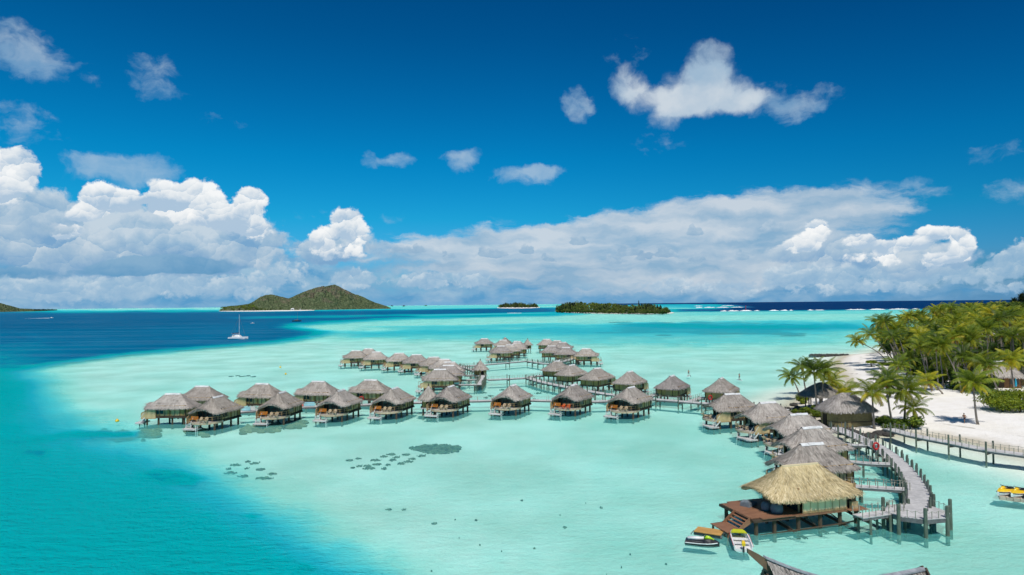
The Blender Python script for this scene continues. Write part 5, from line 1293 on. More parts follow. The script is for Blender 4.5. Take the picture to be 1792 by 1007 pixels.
SHRUB = [leaf_crown('foliage', 40+i, 1500, (1.6,1.5,1.5), .34, M_HEDGE, 9) for i in range(3)]
DARKSHRUB = [leaf_crown('foliage', 50+i, 1500, (1.9,1.8,1.8), .40, M_LEAF, 9) for i in range(3)]
BIGHEDGE = leaf_crown('foliage', 61, 9000, (7.0,4.6,3.3), .42, M_HEDGE, 34)
TREE = [leaf_crown('crown', 70+i, 2600, (4.2,4.2,6.0), .75, M_LEAF, 14) for i in range(3)]
def stems(h, r, mat_, parent, seed, k=4, sp=.5):
    rg = random.Random(seed); mb = MB()
    for i in range(k):
        a = i*2*math.pi/k+rg.uniform(-.4,.4); mb.tube([(0,0,-.2),(sp*.3*math.cos(a),sp*.3*math.sin(a),h*.45),(sp*math.cos(a),sp*math.sin(a),h)], [r,r*.7,r*.3], 6)
    return mb.build('stem' if h < 3.5 else 'trunk', mat_, parent)
def shrub(loc, data, sc, label, group, cat='shrub', name='shrub', h=1.1):
    r = empty(name, loc, rng.uniform(0,6), label, cat, group)
    c = bpy.data.objects.new('foliage', data); COL.objects.link(c); c.parent = r; c.scale = sc
    stems(h*sc[2], .07*sc[0]+.02, M_BARK, r, int(loc[0]*10)); return r
gb = 'shrubs on the rocky palm point'
for (x, y, k, d, i) in [(1413,724,(1.5,1.3,1.0),'largest bright green shrub, on the rocks behind the second curve bungalow',0),(1436,729,(1.25,1.1,.75),'bright low shrub in front of the open shelter',1),(1404,707,(1.1,1.0,1.6),'yellowish bushy shrub at the foot of the leaning palm',2),
                        (1448,733,(1.0,.9,.7),'low green shrub beside the shore hut steps',0),(1393,724,(.7,.6,.6),'small round grey-green shrub on the outer rocks',1)]:
    shrub(gp(x, y), SHRUB[i], k, d, gb)
gb = 'shrubs by the jetty root'
for (x, y, k, d, i) in [(1548,745,(1.0,1.0,.9),'dark shrub close against the shore hut wall',0),(1562,752,(1.1,1.0,.8),'dark glossy shrub at the water edge by the shore hut',1),(1596,752,(1.2,1.1,1.2),'leafy shrub under the young palm at the jetty root',2),(1577,750,(.9,.9,.9),'dark shrub at the foot of the big palm',1)]:
    shrub(gp(x, y), DARKSHRUB[i], k, d, gb)
b = gp(1786, 722); r = empty('hedge', (b.x+1.2, b.y+2.2, b.z-.2), .1, 'big rounded bright green hedge on the beach at the picture edge', 'hedge')
c = bpy.data.objects.new('foliage', BIGHEDGE); COL.objects.link(c); c.parent = r; c.location = (0,0,.5); c.scale = (1.15,1.1,1.05)
for i, (dx, dy) in enumerate([(-4,-1),(-1.5,-2),(1,.5),(3.5,-1),(-2.5,1.5)]):
    s_ = stems(2.4, .09, M_BARK, r, i, 4, 1.1); s_.location = (dx, dy, .1)
b = gp(1525, 642); r = empty('umbrella_shrub', b, 0, 'small flat-topped shrub alone on the sand spit', 'shrub')
c = bpy.data.objects.new('foliage', SHRUB[1]); COL.objects.link(c); c.parent = r; c.location = (0,0,1.0); c.scale = (1.5,1.4,.75); stems(1.9, .09, M_BARK, r, 9, 4, .7)
b = gp(1551, 640); shrub(b, DARKSHRUB[0], (1.6,1.3,.6), 'low dark shrub at the inland end of the sand spit', None)

# ------------------------------------------------------------------ the palm grove
edge = [gp(x, y) for x, y in [(1556,634),(1582,656),(1626,684),(1690,692),(1735,690),(1800,676),(1880,690)]]
GROVE = [(p.x, p.y) for p in edge]+[(330,150),(420,300),(400,520),(300,560),(230,480)]+[(p.x, p.y) for p in [P(1700,578,0), P(1600,602,0), P(1560,618,0)]]
VH = gp(1742, 676)         # house in the grove
pts = []; tries = 0; rg = random.Random(21)
gx0, gx1 = min(p[0] for p in GROVE), max(p[0] for p in GROVE); gy0, gy1 = min(p[1] for p in GROVE), max(p[1] for p in GROVE)
cand = np.array([(rg.uniform(gx0, gx1), rg.uniform(gy0, gy1)) for _ in range(12000)]); ins = sdist(cand[:,0], cand[:,1], GROVE)
for (x, y), d in zip(cand, ins):
    if d < 0: continue
    if x/y > .86 or (VH.x-7 < x < VH.x+9 and VH.y-16 < y < VH.y+7): continue
    sp = 4.0 if y < 230 else 5.4 if y < 330 else 8.5
    if all((x-a)**2+(y-b)**2 > sp*sp for a, b in pts): pts.append((x, y))
pts.sort(key=lambda p: p[1]); pts = pts[:290]
for i, (x, y) in enumerate(pts):
    z = ground_z(x, y); d = float(sdist(np.array([x]), np.array([y]), GROVE)[0])
    h = rg.uniform(9.5, 14.0)+min(d, 26)*.16
    if y > 260: h = min(h*1.12, 20.0)
    hmax = 22-(y*(4 if x/y < .62 else 12)/F) if y > 200 else 17.5
    h = min(h, hmax)-1.6
    if d < 16 and i % 3 == 0: h = rg.uniform(4.5, 8.0)
    ln = rg.uniform(.5,2.6)*(1.6 if d < 9 else .8); a = rg.gauss(math.pi*.93, .6)
    o_ = palm((x, y, z), (x+ln*math.cos(a), y+ln*math.sin(a), z+h), 'coconut palm with yellow-green crown in the dense grove behind the beach', 'coconut palms of the grove', i*5+rg.randrange(3), rg.uniform(.80,1.06), curve=rg.uniform(-.5,.3), coco=(i % 4 == 0 and i < 255), r0=.17)
    if i >= 255: to_far(o_)
# undergrowth
k = 0
for (x, y), d in zip(cand[4000:], ins[4000:]):
    if d < 2.5 or x/y > .86 or y > 330 or k >= 150 or (VH.x-6 < x < VH.x+8 and VH.y-14 < y < VH.y+5): continue
    if rg.random() > (.16 if d > 14 else .30): continue
    s = rg.uniform(1.3,2.4); shrub((x, y, ground_z(x, y)), DARKSHRUB[k % 3] if k % 3 else SHRUB[k % 2], (s*1.2, s*1.1, s*rg.uniform(.8,1.4)), 'leafy bush in the undergrowth below the grove palms', 'undergrowth bushes in the grove'); k += 1
# taller leafy trees deep in the grove and the dark casuarinas at its far edge
def leaf_tree(loc, h, data, mat_, label, group, sc=1.0, name='broadleaf_tree', cat='tree', cz=.25):
    r = empty(name, loc, rng.uniform(0,6), label, cat, group)
    mb = MB().tube([(0,0,-.3),(.1,.05,h*.3),(-.05,.1,h*.62),(.05,0,h*.95)], [.34*sc,.27*sc,.17*sc,.05], 8)
    rg2 = random.Random(int(loc[0]*7+loc[1]))
    for q_ in range(6):
        a = rg2.uniform(0,6.3); z = h*rg2.uniform(.3,.7); mb.tube([(0,0,z),(h*.10*math.cos(a),h*.10*math.sin(a),z+h*.12),(h*.2*math.cos(a),h*.2*math.sin(a),z+h*.2)], [.12*sc,.07*sc,.03], 5)
    mb.build('trunk', M_BARK, r)
    c = bpy.data.objects.new('crown', data); COL.objects.link(c); c.parent = r; c.location = (0,0,h*cz); c.scale = (sc, sc, h*(1-cz)/6.6)
    return r
for (x, y, h, d) in [(126,225,11,'nearest the sand spit'),(150,205,10,'behind the open clearing'),(168,215,12,'above the grove house'),(146,250,12,'in the middle of the grove'),(185,240,13,'at the inland side')]:
    leaf_tree((x, y, ground_z(x, y)), h, TREE[int(x) % 3], M_LEAF, f'leafy green tree among the grove palms, {d}', 'leafy trees in the grove', 1.1)
def pine_crown(seed, n=2600, h=10.0, w=3.2):
    rg = random.Random(seed); mb = MB()
    for i in range(n):
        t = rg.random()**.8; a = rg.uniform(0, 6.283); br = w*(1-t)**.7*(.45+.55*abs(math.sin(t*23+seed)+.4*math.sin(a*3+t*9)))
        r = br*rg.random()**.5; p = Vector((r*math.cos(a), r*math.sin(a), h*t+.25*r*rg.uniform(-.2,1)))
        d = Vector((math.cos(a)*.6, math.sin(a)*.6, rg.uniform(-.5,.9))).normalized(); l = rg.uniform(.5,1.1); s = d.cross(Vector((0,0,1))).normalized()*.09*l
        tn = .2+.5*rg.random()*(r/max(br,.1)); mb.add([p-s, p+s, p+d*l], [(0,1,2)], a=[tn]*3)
    o = mb.build('crown', M_PINE, None, False, 'tint'); d = o.data; bpy.data.objects.remove(o); return d
PINE = [pine_crown(5), pine_crown(8, w=4.2), pine_crown(12, w=2.6)]
def pine(loc, h, k, label, group, wsc=1.0, name='casuarina_tree', cat='tree'):
    r = empty(name, loc, rng.uniform(0,6), label, cat, group)
    MB().tube([(0,0,-.3),(.05,0,h*.5),(0,0,h*.97)], [.02*h,.014*h,.004*h], 6).build('trunk', M_BARK, r)
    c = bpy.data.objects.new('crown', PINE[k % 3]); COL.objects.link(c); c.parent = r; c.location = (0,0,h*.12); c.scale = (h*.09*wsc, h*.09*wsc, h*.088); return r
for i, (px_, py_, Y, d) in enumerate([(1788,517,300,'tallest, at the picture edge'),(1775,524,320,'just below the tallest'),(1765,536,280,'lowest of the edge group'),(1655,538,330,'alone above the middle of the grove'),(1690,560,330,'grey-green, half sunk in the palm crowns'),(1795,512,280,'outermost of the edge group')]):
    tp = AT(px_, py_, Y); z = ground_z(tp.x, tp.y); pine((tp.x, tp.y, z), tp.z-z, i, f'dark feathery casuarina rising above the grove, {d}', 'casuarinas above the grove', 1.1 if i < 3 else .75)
# ------------------------------------------------------------------ hut, shelter, house and rocks on the shore
g0 = gp(1494, 748); S = empty('shore_hut', (g0.x, g0.y+2.6, g0.z-.35), .10, 'oval-roofed thatched hut with olive walls on the rocky shore', 'hut')
rf = roof_mesh('roof', 9.4, 7.2, 1.6, 3.15, 5.9, 0, 31, 1500, TH_GREY, S, expo=3.2, sag=-.06)
w = MB(); n = 20; ring = [(3.9*math.copysign(abs(math.cos(a))**.55, math.cos(a)), 2.75*math.copysign(abs(math.sin(a))**.55, math.sin(a))) for a in np.linspace(0, 2*math.pi, n, endpoint=False)]
w.prism(ring, .15, 3.3); wl = w.build('wall', mat('olive_wall', (.27,.22,.10), (.19,.155,.07), 3, .85), S)
mb = MB()
for a, b in zip(ring, ring[1:]+ring[:1]): mb.bar((a[0]*1.01,a[1]*1.01,1.25), (b[0]*1.01,b[1]*1.01,1.25), .07, .10).bar((a[0]*1.01,a[1]*1.01,.3), (b[0]*1.01,b[1]*1.01,.3), .08, .22)
mb.build('batten_strip', M_DARK, wl)
MB().prism([(x*1.12,y*1.12) for x, y in ring], -.3, .16).build('foundation', M_DECK2, S)
MB().box((-3.85,0,1.3), (.25,1.1,2.1)).build('doorway', M_INNER, S)
g0 = gp(1441, 716); G = empty('thatched_shelter', (g0.x, g0.y+1.0, g0.z), .15, 'open-sided round thatched shelter on posts among the palms', 'shelter')
rf = roof_mesh('roof', 8.2, 7.2, .5, 2.75, 5.2, 0, 33, 1100, TH_OLD, G, expo=2.6, sag=-.08, N=64)
for a in np.arange(8)*math.pi/4+.2: MB().tube([(3.0*math.cos(a),2.6*math.sin(a),-.2),(3.0*math.cos(a),2.6*math.sin(a),2.9)], .11, 8).build('post', M_DARK, G)
MB().lathe([(3.2,-.2),(3.2,.10),(.02,.11)], n=24).build('floor', M_DECK, G)
t_ = empty('picnic_table', (g0.x-.9, g0.y+.4, g0.z+.11), .3, 'pale table with benches under the open thatched shelter', 'table')
MB().box((0,0,.72), (1.7,.8,.06)).build('tabletop', M_PALE, t_)
for sy in (-.75,.75): MB().box((0,sy,.42), (1.6,.28,.05)).build('seat', M_PALE, t_)
for sx in (-.6,.6): MB().bar((sx,-.7,0),(sx,-.2,.72),.08).bar((sx,.7,0),(sx,.2,.72),.08).bar((sx,-.8,.38),(sx,.8,.38),.07).build('leg', M_DARK, t_)
H = empty('beach_house', (VH.x, VH.y-1.0, VH.z), -.42, 'grey thatched house with brown walls standing among the grove palms', 'house')
rf = roof_mesh('roof', 10.4, 7.8, 2.6, 2.7, 6.1, 0, 35, 2200, TH_GREY, H, expo=4, sag=-.05); ridge_cap(2.4, 6.05, 3, rf)
wl = MB().box((0,0,1.4), (8.0,5.4,2.9)).build('wall', mat('brown_wall', (.28,.15,.07), (.20,.11,.05), 3, .8), H)
mb = MB()
for i in range(8): mb.box((-3.9+7.8*i/7,-2.71,1.4), (.12,.06,2.8))
mb.build('batten_strip', M_DARK, wl)
for x in (-2.6,2.6): MB().box((x,-2.73,1.55), (1.6,.06,1.3)).build('window', M_GLASS, H)
MB().box((0,-2.75,1.1), (1.1,.06,2.1)).build('door', M_DARK, H)
H2 = empty('thatched_annex', (VH.x+7.6, VH.y+2.0, VH.z), -.3, 'lower thatched annex in palm shade beside the grove house', 'annex')
roof_mesh('roof', 6.5, 5.4, 1.2, 2.5, 4.8, 0, 36, 800, TH_OLD, H2, expo=4, N=56); MB().box((0,0,1.2), (4.6,3.6,2.5)).build('wall', M_BAMBOO, H2)
g0 = gp(1778, 684); u = empty('closed_parasol', g0, 0, 'closed cyan parasol beside the grove house and hedge', 'parasol')
MB().lathe([(.03,0),(.03,2.9)], n=8).build('pole', M_WHITEP, u); MB().lathe([(.22,1.0),(.20,1.6),(.12,2.3),(.03,2.85)], n=10).build('canopy', M_CYAN, u); MB().lathe([(.3,0),(.3,.1),(.06,.14)], n=12).build('base', M_DECK2, u)

# rocks: boulders along the edge of the palm point
def rock_mesh(seed):
    rg = random.Random(seed); me = bpy.data.meshes.new('boulder'); import bmesh
    bm = bmesh.new(); bmesh.ops.create_icosphere(bm, subdivisions=3, radius=1)
    for v in bm.verts:
        n = fbm(np.array([v.co.x*1.6+seed*3+9]), np.array([v.co.y*1.6+v.co.z*1.3+20]), 4, seed)[0]; v.co *= .62+.75*n; v.co.z *= .65
    bm.to_mesh(me); bm.free(); me.materials.append(M_ROCK); return me
ROCKS = [rock_mesh(i) for i in range(5)]
rg = random.Random(9); line = [(1379,717),(1386,712),(1393,719),(1400,726),(1408,731),(1418,735),(1430,739),(1442,744),(1452,750),(1462,754),(1472,759),(1482,762),(1494,764),(1506,765.5),(1518,765.5),(1530,764.5),(1542,763),(1552,762.5)]
for i, (x, y) in enumerate(line):
    for k in range(3 if i > 8 else 2):
        p = P(x+rg.uniform(-6,6), y+rg.uniform(-3,1.0), 0); s = rg.uniform(.35,.95)
        o = bpy.data.objects.new('boulder', ROCKS[rg.randrange(5)]); COL.objects.link(o); o.location = (p.x, p.y, ground_z(p.x, p.y)+.12); o.scale = (s*rg.uniform(.9,1.5), s, s*rg.uniform(.7,1.1)); o.rotation_euler = (0,0,rg.uniform(0,6))
        setp(o, 'dark boulder in the rocky edge around the palm point' , 'boulder', 'boulders edging the palm point')
a, b = P(1420, 622.2, .1), P(1482, 622, .1); g = empty('rock_groyne', (a.x, a.y, 0), 0, 'low dark stone groyne running out from the sand spit', 'groyne')
mb = MB(); rg = random.Random(2)
for i in range(70):
    q_ = (b-a)*(i/69)+Vector((0, rg.uniform(-.8,.8), 0)); r = rg.uniform(.5,.95); mb.lathe([(r*.7,-.9),(r,-.2),(r*.8,.35),(r*.2,.6)], (q_.x, q_.y, rg.uniform(-.1,.15)), 7, 1, rg.uniform(.7,1.2))
mb.build('stonework', M_ROCK, g)
# dead fronds and drift wrack on the sand
def litter(px, py, label, seed):
    rg = random.Random(seed); mb = MB()
    for i in range(16):
        a = rg.uniform(-.5,.5); x, y = rg.uniform(-1.6,1.6), rg.uniform(-.5,.5); l = rg.uniform(.4,1.1); mb.bar((x,y,.04), (x+l*math.cos(a),y+l*math.sin(a),.07), .05, .03)
    o = mb.build('driftwood', M_BARK); o.location = gp(px, py); setp(o, label, 'driftwood', None)
litter(1503, 646, 'thin pile of dark driftwood and fronds near the flat-topped shrub', 1); litter(1497, 655, 'scatter of dark drift twigs on the curved beach', 2)

# ------------------------------------------------------------------ corals on the sandy bottom (things), reef weed (stuff)
def coral_mesh(seed):
    """a clump of lumpy corals, loose at its edge"""
    rg = random.Random(seed); mb = MB()
    for i in range(34):
        a = rg.uniform(0, 6.283); d = rg.random()**.65; r = rg.uniform(.10,.34)*(1.15-.6*d); n = 7
        mb.lathe([(r*.7,-.3),(r*rg.uniform(.9,1.1),.15),(r*.7,rg.uniform(.4,.9)),(.01,rg.uniform(.6,1.0))], (d*math.cos(a)*(1+.25*math.sin(3*a+seed)), d*math.sin(a)*(1+.3*math.cos(2*a+seed)), 0), n, rg.uniform(.8,1.4), rg.uniform(.7,1.1))
    o = mb.build('coral', M_CORAL); d = o.data; bpy.data.objects.remove(o); return d
CORALS = [coral_mesh(i) for i in range(6)]
def coral(px, py, wpx, hpx, label, group, k=0, hz=.28):
    p = P(px, py, -.75); z = float(Hg(np.array([p.x]), np.array([p.y]))[0]); p = P(px, py, z)
    mx = p.y/F; my = p.y*p.y/(F*CAMH)
    o = bpy.data.objects.new('coral', CORALS[k % 6]); COL.objects.link(o); o.location = (p.x, p.y, z-.03); o.scale = (wpx*mx*.40, max(hpx*my*.36, .3), hz); setp(o, label, 'coral', group)
rg = random.Random(44)
mb = MB()        # the big field: planted coral frames crowded into one dark heart-shaped patch
HEART = [(718,786),(738,781.5),(762,780),(785,781),(803,783.5),(804,787),(796,791),(778,794.5),(758,795),(738,791)]
pz = -.82; hp = [P(x, y, pz) for x, y in HEART]; hc = sum(hp, Vector())/len(hp); pl = [(p.x, p.y) for p in hp]
xs = [p[0] for p in pl]; ys = [p[1] for p in pl]
for i in range(820):
    x, y = rg.uniform(min(xs), max(xs)), rg.uniform(min(ys), max(ys))
    if sdist(np.array([x]), np.array([y]), pl)[0] < rg.uniform(-.5,.6): continue
    r = rg.uniform(.12,.40); mb.lathe([(r*.6,-.15),(r,.08),(r*.7,rg.uniform(.18,.34)),(.02,.36)], (x-hc.x, y-hc.y, 0), 6)
o = mb.build('coral_garden', M_CORAL); o.location = (hc.x, hc.y, pz-.02); setp(o, 'large dark coral garden, a pointed oval on the pale lagoon floor', 'coral garden')
for i, (x, y, w_, h_) in enumerate([(611,807,16,3),(626,804,14,2.5),(657,806.5,22,4),(672,800,14,3),(684,796.5,20,4),(694,801.5,16,4),(710,797,18,4),(686,806.5,16,5),(702,812.5,16,5),(715,809,18,4),(721,804.5,16,3.5),(738,799,20,4),(659,814,20,4),(678,815,12,4),(643,816.5,18,3.5),(645,821,22,4),(672,821.5,12,5),(629,817,14,3),(617,820,10,2.5),(651,821,12,3)]):
    coral(x, y, w_, h_, 'small dark coral head in the scattered group beside the large coral garden', 'coral heads beside the coral garden', i)
for i, (x, y, w_, h_) in enumerate([(412,815,22,4),(404,829,24,5),(425,835,24,5),(446,812,22,4.5),(455,823,20,5),(475,831,20,5),(462,838,36,5),(434,809,10,3),(400,822,12,3),(432,821,10,3)]):
    coral(x, y, w_, h_, 'small dark coral head in the sparse ring below the second front-row bungalow', 'coral heads in the sparse ring', i+2)
for i, (x, y, w_, h_) in enumerate([(404,659.5,10,2),(415,658.5,10,2),(424,659.5,12,2.2),(434,658.5,10,2),(443,660,12,2)]):
    coral(x, y, w_, h_, 'thin dark coral streak in the row on the pale shallows behind the tip bungalows', 'coral streaks behind the tip bungalows', i)
for i, (x, y, w_, h_) in enumerate([(858,694,14,3),(846,688,14,3),(880,683,14,3),(850,697,10,3),(942,689,16,3),(955,687,14,3),(1075,711,20,3),(1085,717,20,3),(936,700,14,3)]):
    coral(x, y, w_, h_, 'small dark coral head near the straight walkway', 'coral heads near the straight walkway', i+1)
for i, (x, y, w_, h_) in enumerate([(759.5,917.5,13,4.5),(988,924.5,9,4),(833,911.5,6,2.5),(1052,889.5,6,2),(680,893,14,2),(707,893,10,1.8),(913,877,6,2)]):
    coral(x, y, w_, h_, ['dark coral head alone in the lower middle of the lagoon','lone coral head toward the plywood raft','tiny coral speck between the two lone heads','tiny coral speck above the lone head toward the raft','thin coral streak, longer of a pair','thin coral streak, shorter of a pair','tiny coral speck in the pale middle water'][i], None, i, .2)
m_ = MB(); n = 150     # brown reef along the lagoon tip
spine = [(0,772),(60,768),(130,757),(200,760),(250,757),(300,758),(340,751),(400,751),(470,747),(520,740),(560,738)]
for i in range(n*4):
    t = rg.random()**.9*(len(spine)-1); j = min(int(t), len(spine)-2); x = spine[j][0]+(spine[j+1][0]-spine[j][0])*(t-j); y = spine[j][1]+(spine[j+1][1]-spine[j][1])*(t-j)+rg.gauss(0, 3.2)
    if vnoise(np.array([x/26]), np.array([3.3]), 5)[0] < .56: continue
    p = P(x, y, -.3); r = rg.uniform(.12,.55); m_.lathe([(r*.8,-.35),(r,.0),(r*.6,rg.uniform(.12,.36)),(.02,.38)], (p.x, p.y, -.50), 7, rg.uniform(1,3.2), rg.uniform(.7,1.3))
setp(m_.build('reef_weed', M_WEED), kind='stuff')
m_ = MB()              # dark reef scattered in the deep turquoise band, far right
for i in range(420):
    x = rg.uniform(1085,1400); y = 572+rg.gauss(0,5)+(x-1085)*.022
    if vnoise(np.array([x/34]), np.array([y/2.2]), 8)[0] < .50: continue
    p = P(x, y, -.4); r = rg.uniform(2.0,5.5); m_.lathe([(r*.8,-.5),(r,.0),(r*.5,.3),(.05,.33)], (p.x, p.y, -.38), 7, rg.uniform(1.5,4.5), rg.uniform(.8,2.0))
setp(m_.build('far_reef', M_CORAL), kind='stuff')

# surf on the outer reef
def surf(name, x0, x1, yf, h, seed, dens=.55):
    rg = random.Random(seed); mb = MB(); x = x0
    while x < x1:
        l = rg.uniform(5, 34); 
        if rg.random() < dens:
            n = max(3, int(l/1.5)); vs = []; fs = []
            for i in range(n):
                xx = x+l*i/(n-1); p = P(xx, yf(xx), 0); e = max(0,math.sin(math.pi*i/(n-1)))**.6*h*rg.uniform(.5,1.15)+.05; dd = p.y*.006
                vs += [(p.x,p.y-dd,.0),(p.x,p.y-dd*.3,e*.7),(p.x,p.y,e),(p.x,p.y+dd,0)]
            for i in range(n-1):
                for k in range(3): fs.append((i*4+k,i*4+4+k,i*4+5+k,i*4+1+k))
            mb.add(vs, fs)
        x += l*rg.uniform(1.0,1.3)
    setp(mb.build(name, M_FOAM, None, True), kind='stuff')
surf('surf', 1260, 1790, lambda x: 545.2-(x-1260)*.0107, 2.6, 4, .72)
surf('reef_surf', 1185, 1300, lambda x: 539.4-(x-1185)*.010, 3.2, 6, .75)
surf('reef_surf', 1215, 1295, lambda x: 536.2-(x-1215)*.012, 3.5, 7, .6)
surf('reef_surf', 875, 975, lambda x: 548.6-(x-875)*.012, .6, 8, .3)
rg = random.Random(12); mb = MB()
for i in range(60):
    x = rg.uniform(560,1230); y = rg.uniform(860,1020); n = vnoise(np.array([x/70]), np.array([y/25]), 4)[0]
    if n < .55 or (y < 960 and rg.random() < .7): continue
    p = P(x, y, -.8); r = rg.uniform(.03,.07); mb.lathe([(r,-.1),(r*.9,.06),(.01,.12)], (p.x,p.y,-.8), 6, rg.uniform(.8,2.0), 1)
setp(mb.build('coral_rubble', M_CORAL), kind='stuff')
surf('reef_surf', 1735, 1760, lambda x: 534.2, 4, 9, .9)
surf('reef_surf', 100, 385, lambda x: 541.6-(x-100)*.0097, 5, 10, .35)
# ------------------------------------------------------------------ the green island and the far headland
def height_island(name, x0, x1, ybase, ridge, Y, mat_, label, depth=.9, nx=190, ny=70):
    """ridge: skyline pixels; a real hill with depth behind its shore"""
    xs = np.linspace(x0, x1, nx); top = np.interp(xs, [r[0] for r in ridge], [r[1] for r in ridge])
    W_ = (x1-x0)*Y/F; D_ = W_*depth/2
    vs = np.zeros((nx, ny, 3)); v = np.linspace(-1, 1, ny)
    for i, x in enumerate(xs):
        tp = AT(x, top[i], Y); t = (x-x0)/(x1-x0); half = D_*max(.06, max(0,math.sin(math.pi*min(max(t,.004),.996)))**.55)
        yb = np.interp(x, [r[0] for r in ybase], [r[1] for r in ybase]); b = P(x, yb, 0)
        for j in range(ny):
            s = v[j]; yy_ = b.y + half*(s+1)
            prof = (1-abs(s)**1.6)
            vs[i, j] = (tp.x*yy_/Y*(1-.0)+0, yy_, max(tp.z, 1)*prof)
    X_, Y_, Z_ = vs[...,0], vs[...,1], vs[...,2]
    sc = W_/26
    ridged = 1-2*np.abs(fbm(X_/sc/1.6, Y_/sc/1.6, 5, 3)-.5)*1.6
    Z_ *= .62+.46*ridged; Z_ += np.where(Z_ > 1, (fbm(X_/(sc*.18), Y_/(sc*.18), 3, 8)-.45)*W_*.014*np.minimum(1, Z_/12), 0)
    # keep the traced skyline height
    mx = Z_.max(axis=1); want = np.array([max(AT(x, y_, Y).z, .5) for x, y_ in zip(xs, top)])
    Z_ *= (want/np.maximum(mx, .1))[:, None]
    vs[...,2] = np.where(np.abs(v)[None,:] > .999, -1, Z_)
    fs = [(i*ny+j, (i+1)*ny+j, (i+1)*ny+j+1, i*ny+j+1) for i in range(nx-1) for j in range(ny-1)]
    o = mesh_obj(name, vs.reshape(-1,3), fs, mat_, None, False); setp(o, kind='structure'); return o
m, t, out = newmat('forest_hill')
pos = t.node('ShaderNodeNewGeometry').outputs['Position']
n1 = t.noise(pos, .012, 5, .6); n2 = t.noise(pos, .09, 5, .65); n3 = t.noise(pos, .004, 3, .5)
z = t.node('ShaderNodeSeparateXYZ', i_0=pos).outputs[2]
col = t.ramp(n2.outputs[0], [(.32, (.042,.066,.034)), (.5, (.098,.128,.062)), (.68, (.18,.21,.115))])
dry = t.ramp(n2.outputs[0], [(.3, (.095,.085,.062)), (.6, (.19,.165,.115)), (.75, (.30,.27,.20))])
f = t.math('ADD', t.mr(z, 25, 150, -.22, .32), t.math('MULTIPLY', t.math('SUBTRACT', n1.outputs[0], .5), 2.4))
col = t.mix(t.mr(f, 0, .45), col, dry)
b_ = t.node('ShaderNodeBsdfDiffuse', i_Color=col); bn = t.node('ShaderNodeBump', i_Strength=1.0, i_Distance=24.0); t.l.new(t.math('ADD', t.math('MULTIPLY', n2.outputs[0], .45), t.math('MULTIPLY', n1.outputs[0], 1.6)), bn.inputs['Height']); t.l.new(bn.outputs[0], b_.inputs['Normal']); t.l.new(b_.outputs[0], out.inputs[0])
SK = [(384,541.5),(400,536),(420,534.5),(436,532),(445,527.5),(456,520.5),(465,517),(475,516),(485,518),(495,520.5),(505,522.5),(512,520),(525,513.5),(540,507.5),(552,503.5),(562,501.5),(572,500),(580,498),(586,497),(592,499.5),(600,504),(610,509),(620,513.5),(632,517),(644,523.5),(656,529),(668,533),(678,536.5),(684,539.5)]
YI = P(500, 544.6, 0).y
height_island('hill', 384, 684, [(384,544.9),(470,543.9),(560,542.7),(620,541.7),(684,540.6)], SK, YI*1.30, MATS['forest_hill'], '', .75)
YH = P(20, 546.0, 0).y
height_island('headland', -120, 100, [(-120,548),(0,546.3),(60,545.2),(100,543.6)], [(-120,505),(-60,520),(-20,529),(0,532.5),(12,535),(24,537.5),(34,540),(60,541),(100,542)], YH*1.3, MATS['forest_hill'], '', .6, 110, 40)
# sandy shores of the islands
def islet_ground(name, pts, z=1.0):
    c = sum(pts, Vector())/len(pts); mb = MB(); n = len(pts)
    vs = [(p.x, p.y, -.6) for p in pts]+[(c.x+(p.x-c.x)*.985, c.y+(p.y-c.y)*.97, z*.6) for p in pts]+[(c.x+(p.x-c.x)*.93, c.y+(p.y-c.y)*.85, z) for p in pts]+[(c.x, c.y, z*1.2)]
    fs = [(k, (k+1)%n, (k+1)%n+n, k+n) for k in range(n)]+[(k+n, (k+1)%n+n, (k+1)%n+2*n, k+2*n) for k in range(n)]+[(k+2*n, (k+1)%n+2*n, 3*n) for k in range(n)]
    return setp(mesh_obj(name, vs, fs, MATS['sand'], None, True), kind='structure')
def oval(x0, x1, yn, yf, n=36, tilt=.0097):
    out_ = []
    for k in range(n):
        a = 2*math.pi*k/n; x = (x0+x1)/2+(x1-x0)/2*math.cos(a); y = (yn+yf)/2-(yf-yn)/2*-1*math.sin(a)*-1
        out_.append(P(x, (yn+yf)/2+(yn-yf)/2*-math.sin(a)+(x1-x)*tilt-(x1-x0)*tilt/2, 0))
    return out_
islet_ground('long_islet_sand', oval(970, 1182, 549.9, 543.0, 36, -.013), .6)
islet_ground('small_islet_sand', oval(869, 946, 540.1, 537.0), .8)
islet_ground('island_beach_sand', oval(382, 552, 545.3, 542.8), 1.2)
BUSH = [leaf_crown('crown', 90+i, 420, (4.4,4.4,6.2), 1.5, M_FARLEAF, 8) for i in range(3)]
FPALM = []
for i in range(3):
    rg = random.Random(i); mb = MB()
    for f in range(13):
        a = f*2.4; e = R(60-8*f); L = 4.6; p = Vector((0,0,0))
        for k in range(4):
            e -= .38; d = Vector((math.cos(a)*math.cos(e), math.sin(a)*math.cos(e), math.sin(e))); s_ = d.cross(Vector((0,0,1))).normalized(); q_ = p+d*L/4; w1, w2 = [.25,.75,.8,.55][k], [.75,.8,.55,.05][k]; tn = .25+.4*(f/13)+rg.uniform(-.1,.1)
            mb.add([p-s_*w1-Vector((0,0,.25*w1)), p, p+s_*w1-Vector((0,0,.25*w1)), q_+s_*w2-Vector((0,0,.25*w2)), q_, q_-s_*w2-Vector((0,0,.25*w2))], [(0,1,4,5),(1,2,3,4)], a=[tn]*6); p = q_
    o = mb.build('crown', M_PALM, None, False, 'tint'); FPALM.append(o.data); bpy.data.objects.remove(o)
TRK = {}
